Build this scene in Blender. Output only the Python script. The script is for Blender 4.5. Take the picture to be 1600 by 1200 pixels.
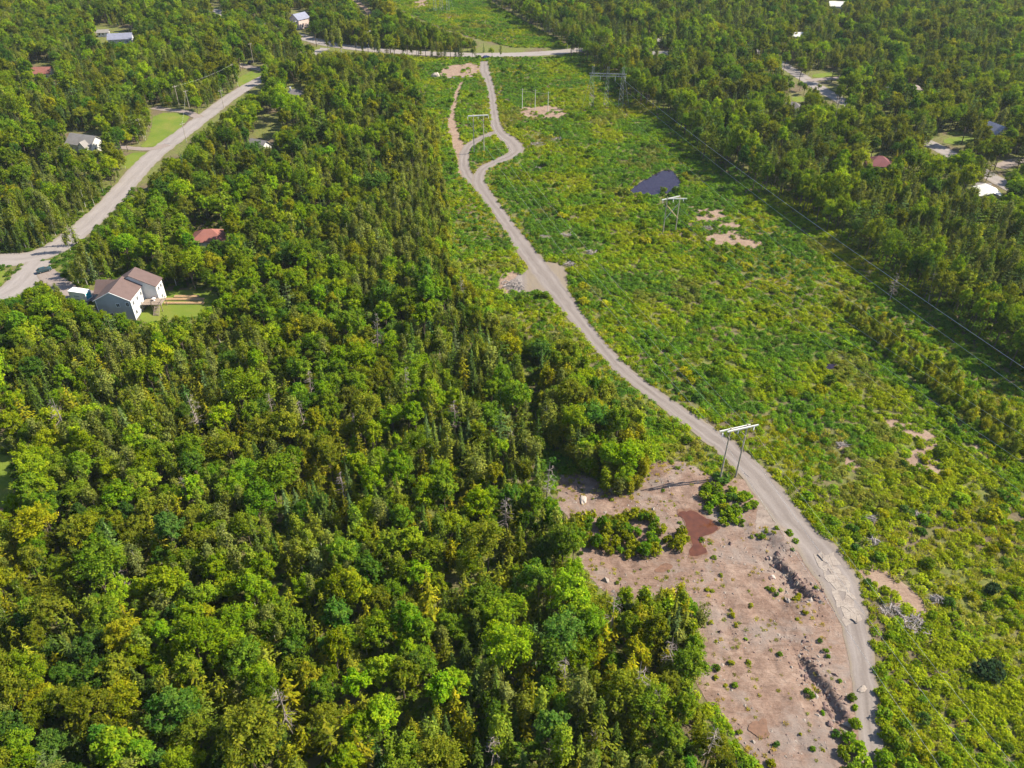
import bpy, math, random
import numpy as np
from mathutils import Vector, Matrix
from mathutils.geometry import delaunay_2d_cdt

for o in list(bpy.data.objects):
    bpy.data.objects.remove(o)
sc = bpy.context.scene
COL = sc.collection
R = math.radians

# ------------------------------------------------------------------ camera
CAM_H, PITCH, FPX = 120.0, R(36.5), 1217.0
cam_data = bpy.data.cameras.new('camera')
cam_data.sensor_width = 36.0
cam_data.lens = FPX / 1600.0 * 36.0
cam_data.clip_start = 1.0
cam_data.clip_end = 12000.0
cam = bpy.data.objects.new('camera', cam_data)
COL.objects.link(cam)
cam.location = (0, 0, CAM_H)
cam.rotation_euler = (math.pi / 2 - PITCH, 0, 0)
sc.camera = cam

# ------------------------------------------------------------------ sky, sun, exposure
SUN_ELEV, SUN_AZ = R(43), R(10)          # azimuth from +X towards +Y: shadows fall to the left, a little towards the camera
world = bpy.data.worlds.new('World')
sc.world = world
world.use_nodes = True
wn = world.node_tree
wn.nodes.clear()
sky = wn.nodes.new('ShaderNodeTexSky')
sky.sky_type = 'NISHITA'
sky.sun_disc = False
sky.sun_elevation = SUN_ELEV
sky.sun_rotation = math.pi / 2 - SUN_AZ
sky.air_density = 1.2
sky.dust_density = 0.6
bg = wn.nodes.new('ShaderNodeBackground')
bg.inputs['Strength'].default_value = 0.085
wo = wn.nodes.new('ShaderNodeOutputWorld')
wn.links.new(sky.outputs[0], bg.inputs[0])
wn.links.new(bg.outputs[0], wo.inputs[0])

sun_data = bpy.data.lights.new('sun', 'SUN')
sun_data.energy = 5.0
sun_data.angle = R(0.53)
sun_data.color = (1.0, 0.90, 0.70)
sun = bpy.data.objects.new('sun', sun_data)
COL.objects.link(sun)
sdir = Vector((math.cos(SUN_ELEV) * math.cos(SUN_AZ), math.cos(SUN_ELEV) * math.sin(SUN_AZ), math.sin(SUN_ELEV)))
sun.rotation_euler = sdir.to_track_quat('Z', 'Y').to_euler()
sun.location = sdir * 300

vs = sc.view_settings
vs.view_transform = 'Standard'
vs.look = 'None'
vs.exposure = 1.2
vs.gamma = 1.0
vs.use_curve_mapping = False
HAZE = 0.00006
cy = sc.cycles
cy.max_bounces = 4
cy.diffuse_bounces = 2
cy.glossy_bounces = 2
cy.transmission_bounces = 3
cy.volume_bounces = 0
cy.use_denoising = True
cy.use_adaptive_sampling = True
cy.adaptive_threshold = 0.02

# ------------------------------------------------------------------ survey helpers
CP, SP = math.cos(PITCH), math.sin(PITCH)


def G(px, py, h=0.0):
    """ground survey: where a sight line of the photograph meets the level h"""
    u, v = px - 800.0, 600.0 - py
    dx, dy, dz = u, FPX * CP + v * SP, -FPX * SP + v * CP
    t = (h - CAM_H) / dz
    return (dx * t, dy * t)


def GL(pts, h=0.0):
    return [G(a, b, h) for a, b in pts]


def proj(P):
    P = np.asarray(P, float)
    z = P[:, 2] - CAM_H
    d = P[:, 1] * CP - z * SP
    up = P[:, 1] * SP + z * CP
    return np.stack([800 + FPX * P[:, 0] / d, 600 - FPX * up / d], 1), d


def inside(pts, poly):
    pts = np.asarray(pts, float)
    x, y = pts[:, 0], pts[:, 1]
    res = np.zeros(len(pts), bool)
    n = len(poly)
    for i in range(n):
        x1, y1 = poly[i]
        x2, y2 = poly[(i + 1) % n]
        if y1 == y2:
            continue
        c = ((y1 > y) != (y2 > y)) & (x < (x2 - x1) * (y - y1) / (y2 - y1) + x1)
        res ^= c
    return res


def polydist(pts, line):
    pts = np.asarray(pts, float)
    best = np.full(len(pts), 1e9)
    for (x1, y1), (x2, y2) in zip(line[:-1], line[1:]):
        dx, dy = x2 - x1, y2 - y1
        L = dx * dx + dy * dy + 1e-9
        t = np.clip(((pts[:, 0] - x1) * dx + (pts[:, 1] - y1) * dy) / L, 0, 1)
        best = np.minimum(best, np.hypot(pts[:, 0] - x1 - t * dx, pts[:, 1] - y1 - t * dy))
    return best


_lat = np.random.default_rng(77).random((8, 256, 256))


def vnoise(x, y, s, seed=0):
    L = _lat[seed % 8]
    x = np.asarray(x, float) / s + 91.3 * seed
    y = np.asarray(y, float) / s + 37.7 * seed
    i, j = np.floor(x).astype(int), np.floor(y).astype(int)
    fx, fy = x - i, y - j
    fx, fy = fx * fx * (3 - 2 * fx), fy * fy * (3 - 2 * fy)
    a = L[i % 256, j % 256]
    b = L[(i + 1) % 256, j % 256]
    c = L[i % 256, (j + 1) % 256]
    d = L[(i + 1) % 256, (j + 1) % 256]
    return (a * (1 - fx) + b * fx) * (1 - fy) + (c * (1 - fx) + d * fx) * fy


def fbm(x, y, s, seed=0):
    return (vnoise(x, y, s, seed) * 0.55 + vnoise(x, y, s * 0.47, seed + 1) * 0.3 + vnoise(x, y, s * 0.21, seed + 2) * 0.15)


# ------------------------------------------------------------------ object helpers
def tag(o, label=None, cat=None, group=None, kind=None):
    if label:
        o['label'] = label
    if cat:
        o['category'] = cat
    if group:
        o['group'] = group
    if kind:
        o['kind'] = kind
    return o


def thing(name, label, cat, loc=(0, 0, 0), rz=0.0, group=None):
    o = bpy.data.objects.new(name, None)
    o.empty_display_size = 0.3
    COL.objects.link(o)
    o.location = loc
    o.rotation_euler = (0, 0, rz)
    return tag(o, label, cat, group)


def obj(name, me, parent=None, loc=None, rot=None):
    o = bpy.data.objects.new(name, me)
    COL.objects.link(o)
    if parent is not None:
        o.parent = parent
    if loc is not None:
        o.location = loc
    if rot is not None:
        o.rotation_euler = rot
    return o


def mk(name, V, F, mats, mi=None, smooth=False, attr=None, uv=None):
    """mesh from arrays; F a list of faces or an (n,k) array"""
    me = bpy.data.meshes.new(name)
    V = np.asarray(V, np.float32)
    if isinstance(F, np.ndarray):
        n, k = F.shape
        me.vertices.add(len(V))
        me.vertices.foreach_set('co', V.ravel())
        me.loops.add(n * k)
        me.loops.foreach_set('vertex_index', F.astype(np.int32).ravel())
        me.polygons.add(n)
        me.polygons.foreach_set('loop_start', np.arange(0, n * k, k, dtype=np.int32))
        me.update(calc_edges=True)
    else:
        me.from_pydata([tuple(map(float, v)) for v in V], [], F)
    for m in (mats if isinstance(mats, (list, tuple)) else [mats]):
        me.materials.append(m)
    if mi is not None:
        me.polygons.foreach_set('material_index', np.asarray(mi, np.int32))
    if smooth:
        me.polygons.foreach_set('use_smooth', np.ones(len(me.polygons), bool))
    if attr is not None:
        a = me.attributes.new('vary', 'FLOAT', 'FACE')
        a.data.foreach_set('value', np.asarray(attr, np.float32))
    if uv is not None:
        l = me.uv_layers.new(name='UVMap')
        idx = np.zeros(len(me.loops), np.int32)
        me.loops.foreach_get('vertex_index', idx)
        l.data.foreach_set('uv', np.asarray(uv, np.float32)[idx].ravel())
    me.validate()
    me.update()
    return me


class MB:
    """collects boxes, bars, prisms for one part"""
    def __init__(self):
        self.V, self.F, self.mi = [], [], []

    def add(self, V, F, mi=0):
        b = len(self.V)
        self.V += [tuple(v) for v in V]
        self.F += [tuple(i + b for i in f) for f in F]
        self.mi += [mi] * len(F)
        return self

    def box(self, x0, x1, y0, y1, z0, z1, mi=0):
        V = [(x0, y0, z0), (x1, y0, z0), (x1, y1, z0), (x0, y1, z0), (x0, y0, z1), (x1, y0, z1), (x1, y1, z1), (x0, y1, z1)]
        F = [(0, 3, 2, 1), (4, 5, 6, 7), (0, 1, 5, 4), (1, 2, 6, 5), (2, 3, 7, 6), (3, 0, 4, 7)]
        return self.add(V, F, mi)

    def bar(self, a, b, r0, r1=None, n=6, mi=0, cap=True):
        a, b = Vector(a), Vector(b)
        r1 = r0 if r1 is None else r1
        d = (b - a)
        if d.length < 1e-6:
            return self
        q = d.to_track_quat('Z', 'Y')
        V = []
        for p, r in ((a, r0), (b, r1)):
            for k in range(n):
                t = 2 * math.pi * k / n
                V.append(p + q @ Vector((r * math.cos(t), r * math.sin(t), 0)))
        F = [(k, (k + 1) % n, n + (k + 1) % n, n + k) for k in range(n)]
        if cap:
            F += [tuple(range(n - 1, -1, -1)), tuple(range(n, 2 * n))]
        return self.add(V, F, mi)

    def slab(self, quad, t):
        """thick plate below a planar polygon"""
        quad = [Vector(q) for q in quad]
        nrm = (quad[1] - quad[0]).cross(quad[2] - quad[0]).normalized()
        n = len(quad)
        V = quad + [q - nrm * t for q in quad]
        F = [tuple(range(n)), tuple(range(2 * n - 1, n - 1, -1))]
        F += [(k, n + k, n + (k + 1) % n, (k + 1) % n) for k in range(n)]
        return self.add(V, F)

    def mesh(self, name, mats):
        return mk(name, self.V, self.F, mats, self.mi)

    def build(self, name, mats, parent=None, **kw):
        return obj(name, self.mesh(name, mats), parent, **kw)


# ------------------------------------------------------------------ materials
MATS = {}


def nodes_of(name):
    m = bpy.data.materials.new(name)
    m.use_nodes = True
    nt = m.node_tree
    nt.nodes.clear()
    out = nt.nodes.new('ShaderNodeOutputMaterial')
    MATS[name] = m
    return m, nt, out


def N(nt, t, **kw):
    n = nt.nodes.new(t)
    for k, v in kw.items():
        setattr(n, k, v)
    return n


def ramp(nt, fac, stops):
    r = nt.nodes.new('ShaderNodeValToRGB')
    e = r.color_ramp.elements
    while len(e) < len(stops):
        e.new(0.5)
    for el, (p, c) in zip(e, stops):
        el.position = p
        el.color = (*c, 1) if len(c) == 3 else c
    nt.links.new(fac, r.inputs[0])
    return r.outputs[0]


def noise(nt, scale, detail=4, rough=0.6, vec=None, dist=0.0):
    n = N(nt, 'ShaderNodeTexNoise')
    n.inputs['Scale'].default_value = scale
    n.inputs['Detail'].default_value = detail
    n.inputs['Roughness'].default_value = rough
    n.inputs['Distortion'].default_value = dist
    if vec is not None:
        nt.links.new(vec, n.inputs['Vector'])
    return n.outputs['Fac']


def mixc(nt, fac, a, b, mode='MIX'):
    m = N(nt, 'ShaderNodeMix', data_type='RGBA', blend_type=mode)
    for s, v in ((0, fac), (6, a), (7, b)):
        if hasattr(v, 'links') or hasattr(v, 'is_linked'):
            nt.links.new(v, m.inputs[s])
        else:
            m.inputs[s].default_value = v if s == 0 else (*v, 1)
    return m.outputs[2]


def mixf(nt, sock, k):
    m = N(nt, 'ShaderNodeMath', operation='MULTIPLY')
    nt.links.new(sock, m.inputs[0])
    m.inputs[1].default_value = k
    return m.outputs[0]


def surf(nt, out, col, rough=0.9, bump=None, bs=0.4, bd=0.1, spec=0.2, metal=0.0):
    p = N(nt, 'ShaderNodeBsdfPrincipled')
    if hasattr(col, 'is_linked'):
        nt.links.new(col, p.inputs['Base Color'])
    else:
        p.inputs['Base Color'].default_value = (*col, 1)
    p.inputs['Roughness'].default_value = rough
    p.inputs['Specular IOR Level'].default_value = spec
    p.inputs['Metallic'].default_value = metal
    if bump is not None:
        b = N(nt, 'ShaderNodeBump')
        b.inputs['Strength'].default_value = bs
        b.inputs['Distance'].default_value = bd
        nt.links.new(bump, b.inputs['Height'])
        nt.links.new(b.outputs[0], p.inputs['Normal'])
    nt.links.new(p.outputs[0], out.inputs[0])
    return p


def opos(nt):
    return N(nt, 'ShaderNodeNewGeometry').outputs['Position']


def plain(name, col, rough=0.8, var=0.25, scale=2.0, metal=0.0, spec=0.3):
    m, nt, out = nodes_of(name)
    f = noise(nt, scale, 4, 0.65, opos(nt))
    c = ramp(nt, f, [(0.3, tuple(x * (1 - var) for x in col)), (0.7, tuple(min(1, x * (1 + var)) for x in col))])
    surf(nt, out, c, rough, metal=metal, spec=spec)
    return m


def leafmat(name, trans=0.3, hue=0.12):
    """foliage: base colour comes from the plant's own tint, each leaf clump varies a little"""
    m, nt, out = nodes_of(name)
    a = N(nt, 'ShaderNodeAttribute', attribute_type='INSTANCER', attribute_name='tint')
    v = N(nt, 'ShaderNodeAttribute', attribute_type='GEOMETRY', attribute_name='vary')
    br = N(nt, 'ShaderNodeMapRange')
    br.inputs['From Min'].default_value = 0
    br.inputs['From Max'].default_value = 1
    br.inputs['To Min'].default_value = 0.62
    br.inputs['To Max'].default_value = 1.42
    nt.links.new(v.outputs['Fac'], br.inputs[0])
    h = N(nt, 'ShaderNodeHueSaturation')
    mr = N(nt, 'ShaderNodeMapRange')
    mr.inputs['To Min'].default_value = 0.5 + hue * 0.25
    mr.inputs['To Max'].default_value = 0.5 - hue * 0.25
    nt.links.new(v.outputs['Fac'], mr.inputs[0])
    nt.links.new(mr.outputs[0], h.inputs['Hue'])
    nt.links.new(br.outputs[0], h.inputs['Value'])
    nt.links.new(a.outputs['Color'], h.inputs['Color'])
    d = N(nt, 'ShaderNodeBsdfDiffuse')
    t = N(nt, 'ShaderNodeBsdfTranslucent')
    mx = N(nt, 'ShaderNodeMixShader')
    mx.inputs[0].default_value = trans
    tc = mixc(nt, 1.0, h.outputs[0], (1.25, 1.1, 0.5), 'MULTIPLY')
    nt.links.new(h.outputs[0], d.inputs[0])
    nt.links.new(tc, t.inputs[0])
    nt.links.new(d.outputs[0], mx.inputs[1])
    nt.links.new(t.outputs[0], mx.inputs[2])
    nt.links.new(mx.outputs[0], out.inputs[0])
    return m


M_leaf = leafmat('broad_leaf', 0.40)
M_needle = leafmat('needle', 0.2, 0.08)
M_bark = plain('bark', (0.10, 0.08, 0.06), 0.95, 0.4, 3)
M_birch = plain('pale_bark', (0.42, 0.40, 0.36), 0.9, 0.3, 3)
M_dead = plain('dead_wood', (0.24, 0.20, 0.185), 0.95, 0.3, 4)
M_drift = plain('weathered_wood', (0.30, 0.265, 0.26), 0.95, 0.35, 3)
M_white = plain('white_siding', (0.78, 0.77, 0.75), 0.6, 0.05, 1)
M_trim = plain('white_trim', (0.74, 0.75, 0.78), 0.6, 0.05, 1)
M_glass = plain('window_glass', (0.03, 0.035, 0.045), 0.12, 0.2, 0.5, spec=0.6)
M_polewood = plain('pole_wood', (0.36, 0.31, 0.26), 0.9, 0.25, 2)
M_steel = plain('galvanised_steel', (0.30, 0.31, 0.33), 0.45, 0.15, 2, metal=0.4)
M_armwhite = plain('bleached_timber', (0.55, 0.54, 0.53), 0.8, 0.1, 2)
M_insul = plain('porcelain', (0.62, 0.62, 0.66), 0.3, 0.1, 2)
M_wire = plain('aluminium_wire', (0.50, 0.50, 0.52), 0.5, 0.05, 1)
M_rubber = plain('tyre_rubber', (0.02, 0.02, 0.022), 0.8, 0.2, 4)
M_deck = plain('deck_boards', (0.24, 0.19, 0.16), 0.9, 0.3, 3)
M_plank = plain('bed_planks', (0.45, 0.32, 0.20), 0.9, 0.25, 2)
M_mulch = plain('bed_soil', (0.30, 0.19, 0.11), 1.0, 0.35, 6)
M_conc = plain('concrete', (0.42, 0.40, 0.38), 0.9, 0.15, 2)


def ground_mat():
    m, nt, out = nodes_of('meadow_ground')
    p = opos(nt)
    a = noise(nt, 0.05, 5, 0.65, p)
    b = noise(nt, 0.9, 6, 0.7, p)
    g = ramp(nt, b, [(0.25, (0.06, 0.085, 0.02)), (0.5, (0.11, 0.125, 0.03)), (0.75, (0.19, 0.17, 0.06))])
    s = ramp(nt, b, [(0.3, (0.08, 0.06, 0.04)), (0.7, (0.15, 0.115, 0.075))])
    f = ramp(nt, a, [(0.47, (0, 0, 0)), (0.62, (1, 1, 1))])
    surf(nt, out, mixc(nt, f, g, s), 0.95, b, 0.6, 0.3)
    return m


def soil_mat(name, c1, c2, c3, gscale=0.12, bs=0.7, grey=None):
    m, nt, out = nodes_of(name)
    p = opos(nt)
    big = noise(nt, gscale, 6, 0.65, p, 0.8)
    mid = noise(nt, 0.55, 8, 0.72, p, 0.3)
    fine = noise(nt, 3.0, 5, 0.75, p)
    mp = N(nt, 'ShaderNodeMapping')
    mp.inputs['Rotation'].default_value = (0, 0, R(-38))
    mp.inputs['Scale'].default_value = (0.35, 1.6, 1)
    nt.links.new(p, mp.inputs[0])
    strk = noise(nt, 0.7, 6, 0.7, mp.outputs[0], 1.2)
    base = ramp(nt, big, [(0.38, c1), (0.49, c2), (0.60, c3)])
    base = mixc(nt, 0.52, base, ramp(nt, mid, [(0.34, tuple(x * 0.45 for x in c1)), (0.48, c2), (0.64, tuple(min(1, x * 1.35) for x in c3))]))
    sf = ramp(nt, strk, [(0.34, (1, 1, 1)), (0.47, (0, 0, 0))])
    base = mixc(nt, mixf(nt, sf, 0.6), base, tuple(x * 0.55 for x in c1))
    base = mixc(nt, 0.35, base, ramp(nt, fine, [(0.3, tuple(x * 0.5 for x in c2)), (0.7, tuple(min(1, x * 1.5) for x in c2))]))
    if grey is not None:
        g = noise(nt, 0.07, 5, 0.7, p, 0.5)
        base = mixc(nt, mixf(nt, ramp(nt, g, [(0.50, (0, 0, 0)), (0.62, (1, 1, 1))]), 0.7), base, grey)
    add = N(nt, 'ShaderNodeMath', operation='ADD')
    nt.links.new(mid, add.inputs[0])
    nt.links.new(strk, add.inputs[1])
    surf(nt, out, base, 0.95, add.outputs[0], bs * 0.6, 0.5)
    return m


def road_mat(name, c1, c2, track, edge, tr=0.5):
    """u runs across the lane (0..1), v along it in metres"""
    m, nt, out = nodes_of(name)
    p = opos(nt)
    uv = N(nt, 'ShaderNodeUVMap')
    sep = N(nt, 'ShaderNodeSeparateXYZ')
    nt.links.new(uv.outputs[0], sep.inputs[0])
    big = noise(nt, 0.10, 5, 0.65, p)
    fine = noise(nt, 2.5, 5, 0.75, p)
    mp = N(nt, 'ShaderNodeMapping')
    mp.inputs['Scale'].default_value = (9, 0.12, 1)
    nt.links.new(uv.outputs[0], mp.inputs[0])
    lng = noise(nt, 1.0, 4, 0.6, mp.outputs[0], 0.2)
    c = ramp(nt, big, [(0.32, c1), (0.68, c2)])
    c = mixc(nt, 0.35, c, ramp(nt, fine, [(0.3, tuple(x * 0.6 for x in c1)), (0.7, tuple(min(1, x * 1.3) for x in c2))]))
    mid_ = ramp(nt, sep.outputs[0], [(0.40, (0, 0, 0)), (0.5, (1, 1, 1)), (0.60, (0, 0, 0))])
    c = mixc(nt, mixf(nt, mid_, tr * 0.8), c, tuple(x * 0.72 for x in c1))
    wv = ramp(nt, sep.outputs[0], [(0.0, (0, 0, 0)), (0.16, (0, 0, 0)), (0.27, (1, 1, 1)), (0.38, (0, 0, 0)), (0.62, (0, 0, 0)), (0.73, (1, 1, 1)), (0.84, (0, 0, 0))])
    tm = N(nt, 'ShaderNodeMath', operation='MULTIPLY')
    tm.inputs[1].default_value = tr
    nt.links.new(wv, tm.inputs[0])
    c = mixc(nt, tm.outputs[0], c, track)
    c = mixc(nt, 0.25, c, ramp(nt, lng, [(0.35, tuple(x * 0.65 for x in c1)), (0.65, track)]))
    ed = ramp(nt, sep.outputs[0], [(0.0, (1, 1, 1)), (0.14, (0, 0, 0)), (0.86, (0, 0, 0)), (1.0, (1, 1, 1))])
    em = N(nt, 'ShaderNodeMath', operation='MULTIPLY')
    nt.links.new(ed, em.inputs[0])
    nt.links.new(ramp(nt, fine, [(0.35, (0.1, 0.1, 0.1)), (0.62, (1, 1, 1))]), em.inputs[1])
    c = mixc(nt, em.outputs[0], c, edge)
    surf(nt, out, c, 0.92, fine, 0.35, 0.08)
    return m


def water_mat(name, col, rough=0.05, spec=0.5):
    m, nt, out = nodes_of(name)
    n = noise(nt, 0.8, 3, 0.5, opos(nt))
    c = ramp(nt, n, [(0.3, tuple(x * 0.8 for x in col)), (0.7, tuple(x * 1.2 for x in col))])
    surf(nt, out, c, rough, n, 0.12, 0.03, spec=spec)
    return m


def lawn_mat():
    m, nt, out = nodes_of('mown_grass')
    p = opos(nt)
    a = noise(nt, 0.12, 4, 0.6, p)
    b = noise(nt, 3.0, 5, 0.75, p)
    c = ramp(nt, a, [(0.3, (0.085, 0.150, 0.012)), (0.5, (0.125, 0.175, 0.018)), (0.72, (0.195, 0.190, 0.040))])
    c = mixc(nt, 0.35, c, ramp(nt, b, [(0.3, (0.03, 0.06, 0.006)), (0.7, (0.15, 0.17, 0.03))]))
    surf(nt, out, c, 0.95, b, 0.5, 0.1)
    return m


def roof_mat(name, col):
    m, nt, out = nodes_of(name)
    p = opos(nt)
    a = noise(nt, 0.5, 4, 0.6, p)
    b = noise(nt, 6.0, 3, 0.7, p)
    c = ramp(nt, a, [(0.3, tuple(x * 0.85 for x in col)), (0.7, tuple(x * 1.15 for x in col))])
    c = mixc(nt, 0.3, c, ramp(nt, b, [(0.3, tuple(x * 0.7 for x in col)), (0.7, tuple(x * 1.3 for x in col))]))
    w = N(nt, 'ShaderNodeTexWave', wave_type='BANDS', bands_direction='Z')
    w.inputs['Scale'].default_value = 2.6
    nt.links.new(p, w.inputs[0])
    surf(nt, out, c, 0.9, w.outputs['Fac'], 0.25, 0.03)
    return m


def siding_mat(name, col):
    m, nt, out = nodes_of(name)
    p = opos(nt)
    a = noise(nt, 0.7, 4, 0.6, p)
    w = N(nt, 'ShaderNodeTexWave', wave_type='BANDS', bands_direction='Z', wave_profile='SAW')
    w.inputs['Scale'].default_value = 1.3
    nt.links.new(p, w.inputs[0])
    c = ramp(nt, a, [(0.3, tuple(x * 0.92 for x in col)), (0.7, tuple(min(1, x * 1.06) for x in col))])
    surf(nt, out, c, 0.7, w.outputs['Fac'], 0.5, 0.04)
    return m


M_ground = ground_mat()
M_soil = soil_mat('pink_gravel_soil', (0.096, 0.056, 0.043), (0.182, 0.120, 0.096), (0.258, 0.196, 0.165), 0.06, 0.8, (0.198, 0.166, 0.155))
M_patch = soil_mat('bare_soil', (0.180, 0.119, 0.094), (0.230, 0.158, 0.124), (0.251, 0.198, 0.149), 0.2)
M_path = road_mat('trail_gravel', (0.154, 0.128, 0.121), (0.204, 0.177, 0.169), (0.241, 0.213, 0.209), (0.190, 0.153, 0.107), 0.55)
M_road = road_mat('worn_chipseal', (0.214, 0.191, 0.188), (0.256, 0.228, 0.227), (0.286, 0.260, 0.259), (0.184, 0.155, 0.124), 0.3)
M_drive = road_mat('driveway_gravel', (0.205, 0.165, 0.155), (0.245, 0.205, 0.197), (0.256, 0.220, 0.212), (0.174, 0.141, 0.103), 0.2)
M_pond = water_mat('pond_water', (0.020, 0.014, 0.034), 0.04, 0.14)
M_redwater = water_mat('rusty_puddle', (0.088, 0.031, 0.015), 0.05, 0.6)
M_wet = plain('wet_soil', (0.135, 0.072, 0.048), 0.6, 0.3, 1.5)
M_lawn = lawn_mat()
M_rock = soil_mat('bedrock', (0.200, 0.164, 0.149), (0.251, 0.213, 0.194), (0.280, 0.248, 0.227), 0.4, 0.5)
M_apron = soil_mat('grey_gravel', (0.140, 0.105, 0.090), (0.195, 0.155, 0.138), (0.240, 0.200, 0.180), 0.15, 0.4)
M_darkrock = soil_mat('dark_broken_rock', (0.099, 0.063, 0.060), (0.165, 0.111, 0.105), (0.225, 0.156, 0.141), 0.8, 0.9)

# ------------------------------------------------------------------ terrain of the quarried clearing
CLEAR_PX = [(872, 742), (905, 738), (950, 758), (985, 768), (1008, 735), (1020, 722), (1058, 718), (1100, 738), (1128, 752), (1165, 745), (1200, 760),
            (1240, 800), (1275, 845), (1305, 872), (1335, 905), (1352, 960), (1350, 1020), (1362, 1080), (1366, 1150), (1368, 1225),
            (1205, 1225), (1165, 1175), (1140, 1135), (1108, 1098), (1085, 1070), (1085, 1010), (1075, 950), (1040, 925), (985, 940), (940, 925), (912, 895),
            (905, 850), (893, 812), (868, 790)]
CLEAR = GL(CLEAR_PX)
SCARPS = [GL([(1211, 868), (1224, 888), (1243, 902), (1254, 917), (1270, 932)]), GL([(1258, 1028), (1278, 1062), (1298, 1090), (1316, 1112), (1330, 1128)])]


TRAIL_AXIS = GL([(1092, 667), (1140, 702), (1180, 742), (1215, 787), (1250, 830), (1285, 868), (1312, 910), (1332, 960), (1345, 1020), (1353, 1080), (1360, 1150), (1363, 1235)])


def terrain(x, y):
    x, y = np.asarray(x, float), np.asarray(y, float)
    sh = x.shape
    pts = np.stack([x.ravel(), y.ravel()], 1)
    z = (fbm(pts[:, 0], pts[:, 1], 9, 3) - 0.5) * 0.12
    for k, line in enumerate(SCARPS):
        L = np.array(line)
        a, b = L[0], L[-1]
        d = (b - a)
        ln = np.hypot(*d)
        d = d / ln
        nrm = np.array([d[1], -d[0]])           # points to the low (left) side
        if nrm[0] > 0:
            nrm = -nrm
        s = (pts - a) @ d
        wig = (vnoise(s, s * 0 + k * 9, 1.6, 4) - 0.5) * 1.3 + (vnoise(s, s * 0 + k * 9, 0.6, 5) - 0.5) * 0.5
        q = (pts - a) @ nrm + wig
        tp = np.clip((s + 1.2) / 2.5, 0, 1) * np.clip((ln + 1.2 - s) / 2.5, 0, 1)
        tp = tp * tp * (3 - 2 * tp)
        D = (1.15 if k == 0 else 1.0)
        drop = np.where(q > 0, np.clip(q / 0.7, 0, 1) * np.exp(-np.maximum(q - .8, 0) / 5.0), 0)
        z -= D * tp * drop
        z += 0.25 * tp * np.exp(-(q / 1.0) ** 2) * (q <= 0)
    # dug-over surface inside the clearing
    ic = inside(pts, CLEAR)
    if ic.any():
        w = np.zeros(len(pts))
        w[ic] = np.clip((polydist(pts[ic], CLEAR + CLEAR[:1]) - 2.2) / 2.5, 0, 1) * np.clip((polydist(pts[ic], TRAIL_AXIS) - 5.0) / 3, 0, 1)
        for (px, py, rr) in ((1090, 832, 8.5), (1186, 1138, 3.2), (1034, 889, 3.6)):
            c_ = G(px, py)
            w *= np.clip((np.hypot(pts[:, 0] - c_[0], pts[:, 1] - c_[1]) - rr) / 2, 0, 1)
        z += w * ((fbm(pts[:, 0], pts[:, 1], 3.4, 1) - .5) * .85 + (vnoise(pts[:, 0], pts[:, 1], .9, 7) - .5) * .16)
    # small spoil mounds
    for (px, py, hh, rr) in ((1212, 838, 1.0, 2.6), (1225, 850, 0.8, 2.2), (1195, 905, .35, 2.5), (1035, 745, .7, 3.0), (1245, 945, .5, 3.0), (1130, 1000, .3, 4), (1075, 735, 0.5, 3)):
        gx, gy = G(px, py)
        z += hh * np.exp(-((pts[:, 0] - gx) ** 2 + (pts[:, 1] - gy) ** 2) / (2 * (rr * .6) ** 2)) * (0.7 + 0.6 * vnoise(pts[:, 0], pts[:, 1], 1.1, 6))
    return z.reshape(sh)


def tz(x, y):
    return float(terrain(np.array([x]), np.array([y]))[0])


cl = np.array(CLEAR)
cx0, cx1, cy0, cy1 = cl[:, 0].min() - 3, cl[:, 0].max() + 3, cl[:, 1].min() - 3, cl[:, 1].max() + 3


def axis(lo, hi, f0, f1, fine):
    a = list(np.arange(f0, f1, fine))
    step, p = fine, f0
    left = []
    while p > lo:
        step = min(step * 1.25, 220)
        p -= step
        left.append(p)
    step, p = fine, a[-1]
    right = []
    while p < hi:
        step = min(step * 1.25, 220)
        p += step
        right.append(p)
    return np.array(left[::-1] + a + right)


gx, gy = axis(-4500, 4500, cx0, cx1, 0.8), axis(-1500, 7000, cy0, cy1, 0.8)
XX, YY = np.meshgrid(gx, gy, indexing='ij')
ZZ = terrain(XX, YY)
flat = np.stack([XX.ravel(), YY.ravel()], 1)
inc = (inside(flat, CLEAR) & (polydist(flat, CLEAR + CLEAR[:1]) > 1.7)).reshape(XX.shape)
ZZ = np.where(inc, ZZ - 1.1, ZZ)
nx, ny = len(gx), len(gy)
ii = np.arange(nx * ny).reshape(nx, ny)
Fq = np.stack([ii[:-1, :-1], ii[1:, :-1], ii[1:, 1:], ii[:-1, 1:]], -1).reshape(-1, 4)
tag(obj('ground', mk('ground', np.stack([XX.ravel(), YY.ravel(), ZZ.ravel()], 1), Fq, M_ground, smooth=True)),
    'low green and brown ground under the woods and scrub', 'ground', kind='structure')


def densify(poly, step, closed=True):
    out = []
    n = len(poly)
    for i in range(n if closed else n - 1):
        a, b = np.array(poly[i]), np.array(poly[(i + 1) % n])
        k = max(1, int(np.hypot(*(b - a)) / step))
        for j in range(k):
            out.append(tuple(a + (b - a) * j / k))
    if not closed:
        out.append(tuple(poly[-1]))
    return out


def smooth_line(pts, it=2):
    for _ in range(it):
        q = [pts[0]]
        for a, b in zip(pts[:-1], pts[1:]):
            q.append((a[0] * .75 + b[0] * .25, a[1] * .75 + b[1] * .25))
            q.append((a[0] * .25 + b[0] * .75, a[1] * .25 + b[1] * .75))
        q.append(pts[-1])
        pts = q
    return pts


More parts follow.
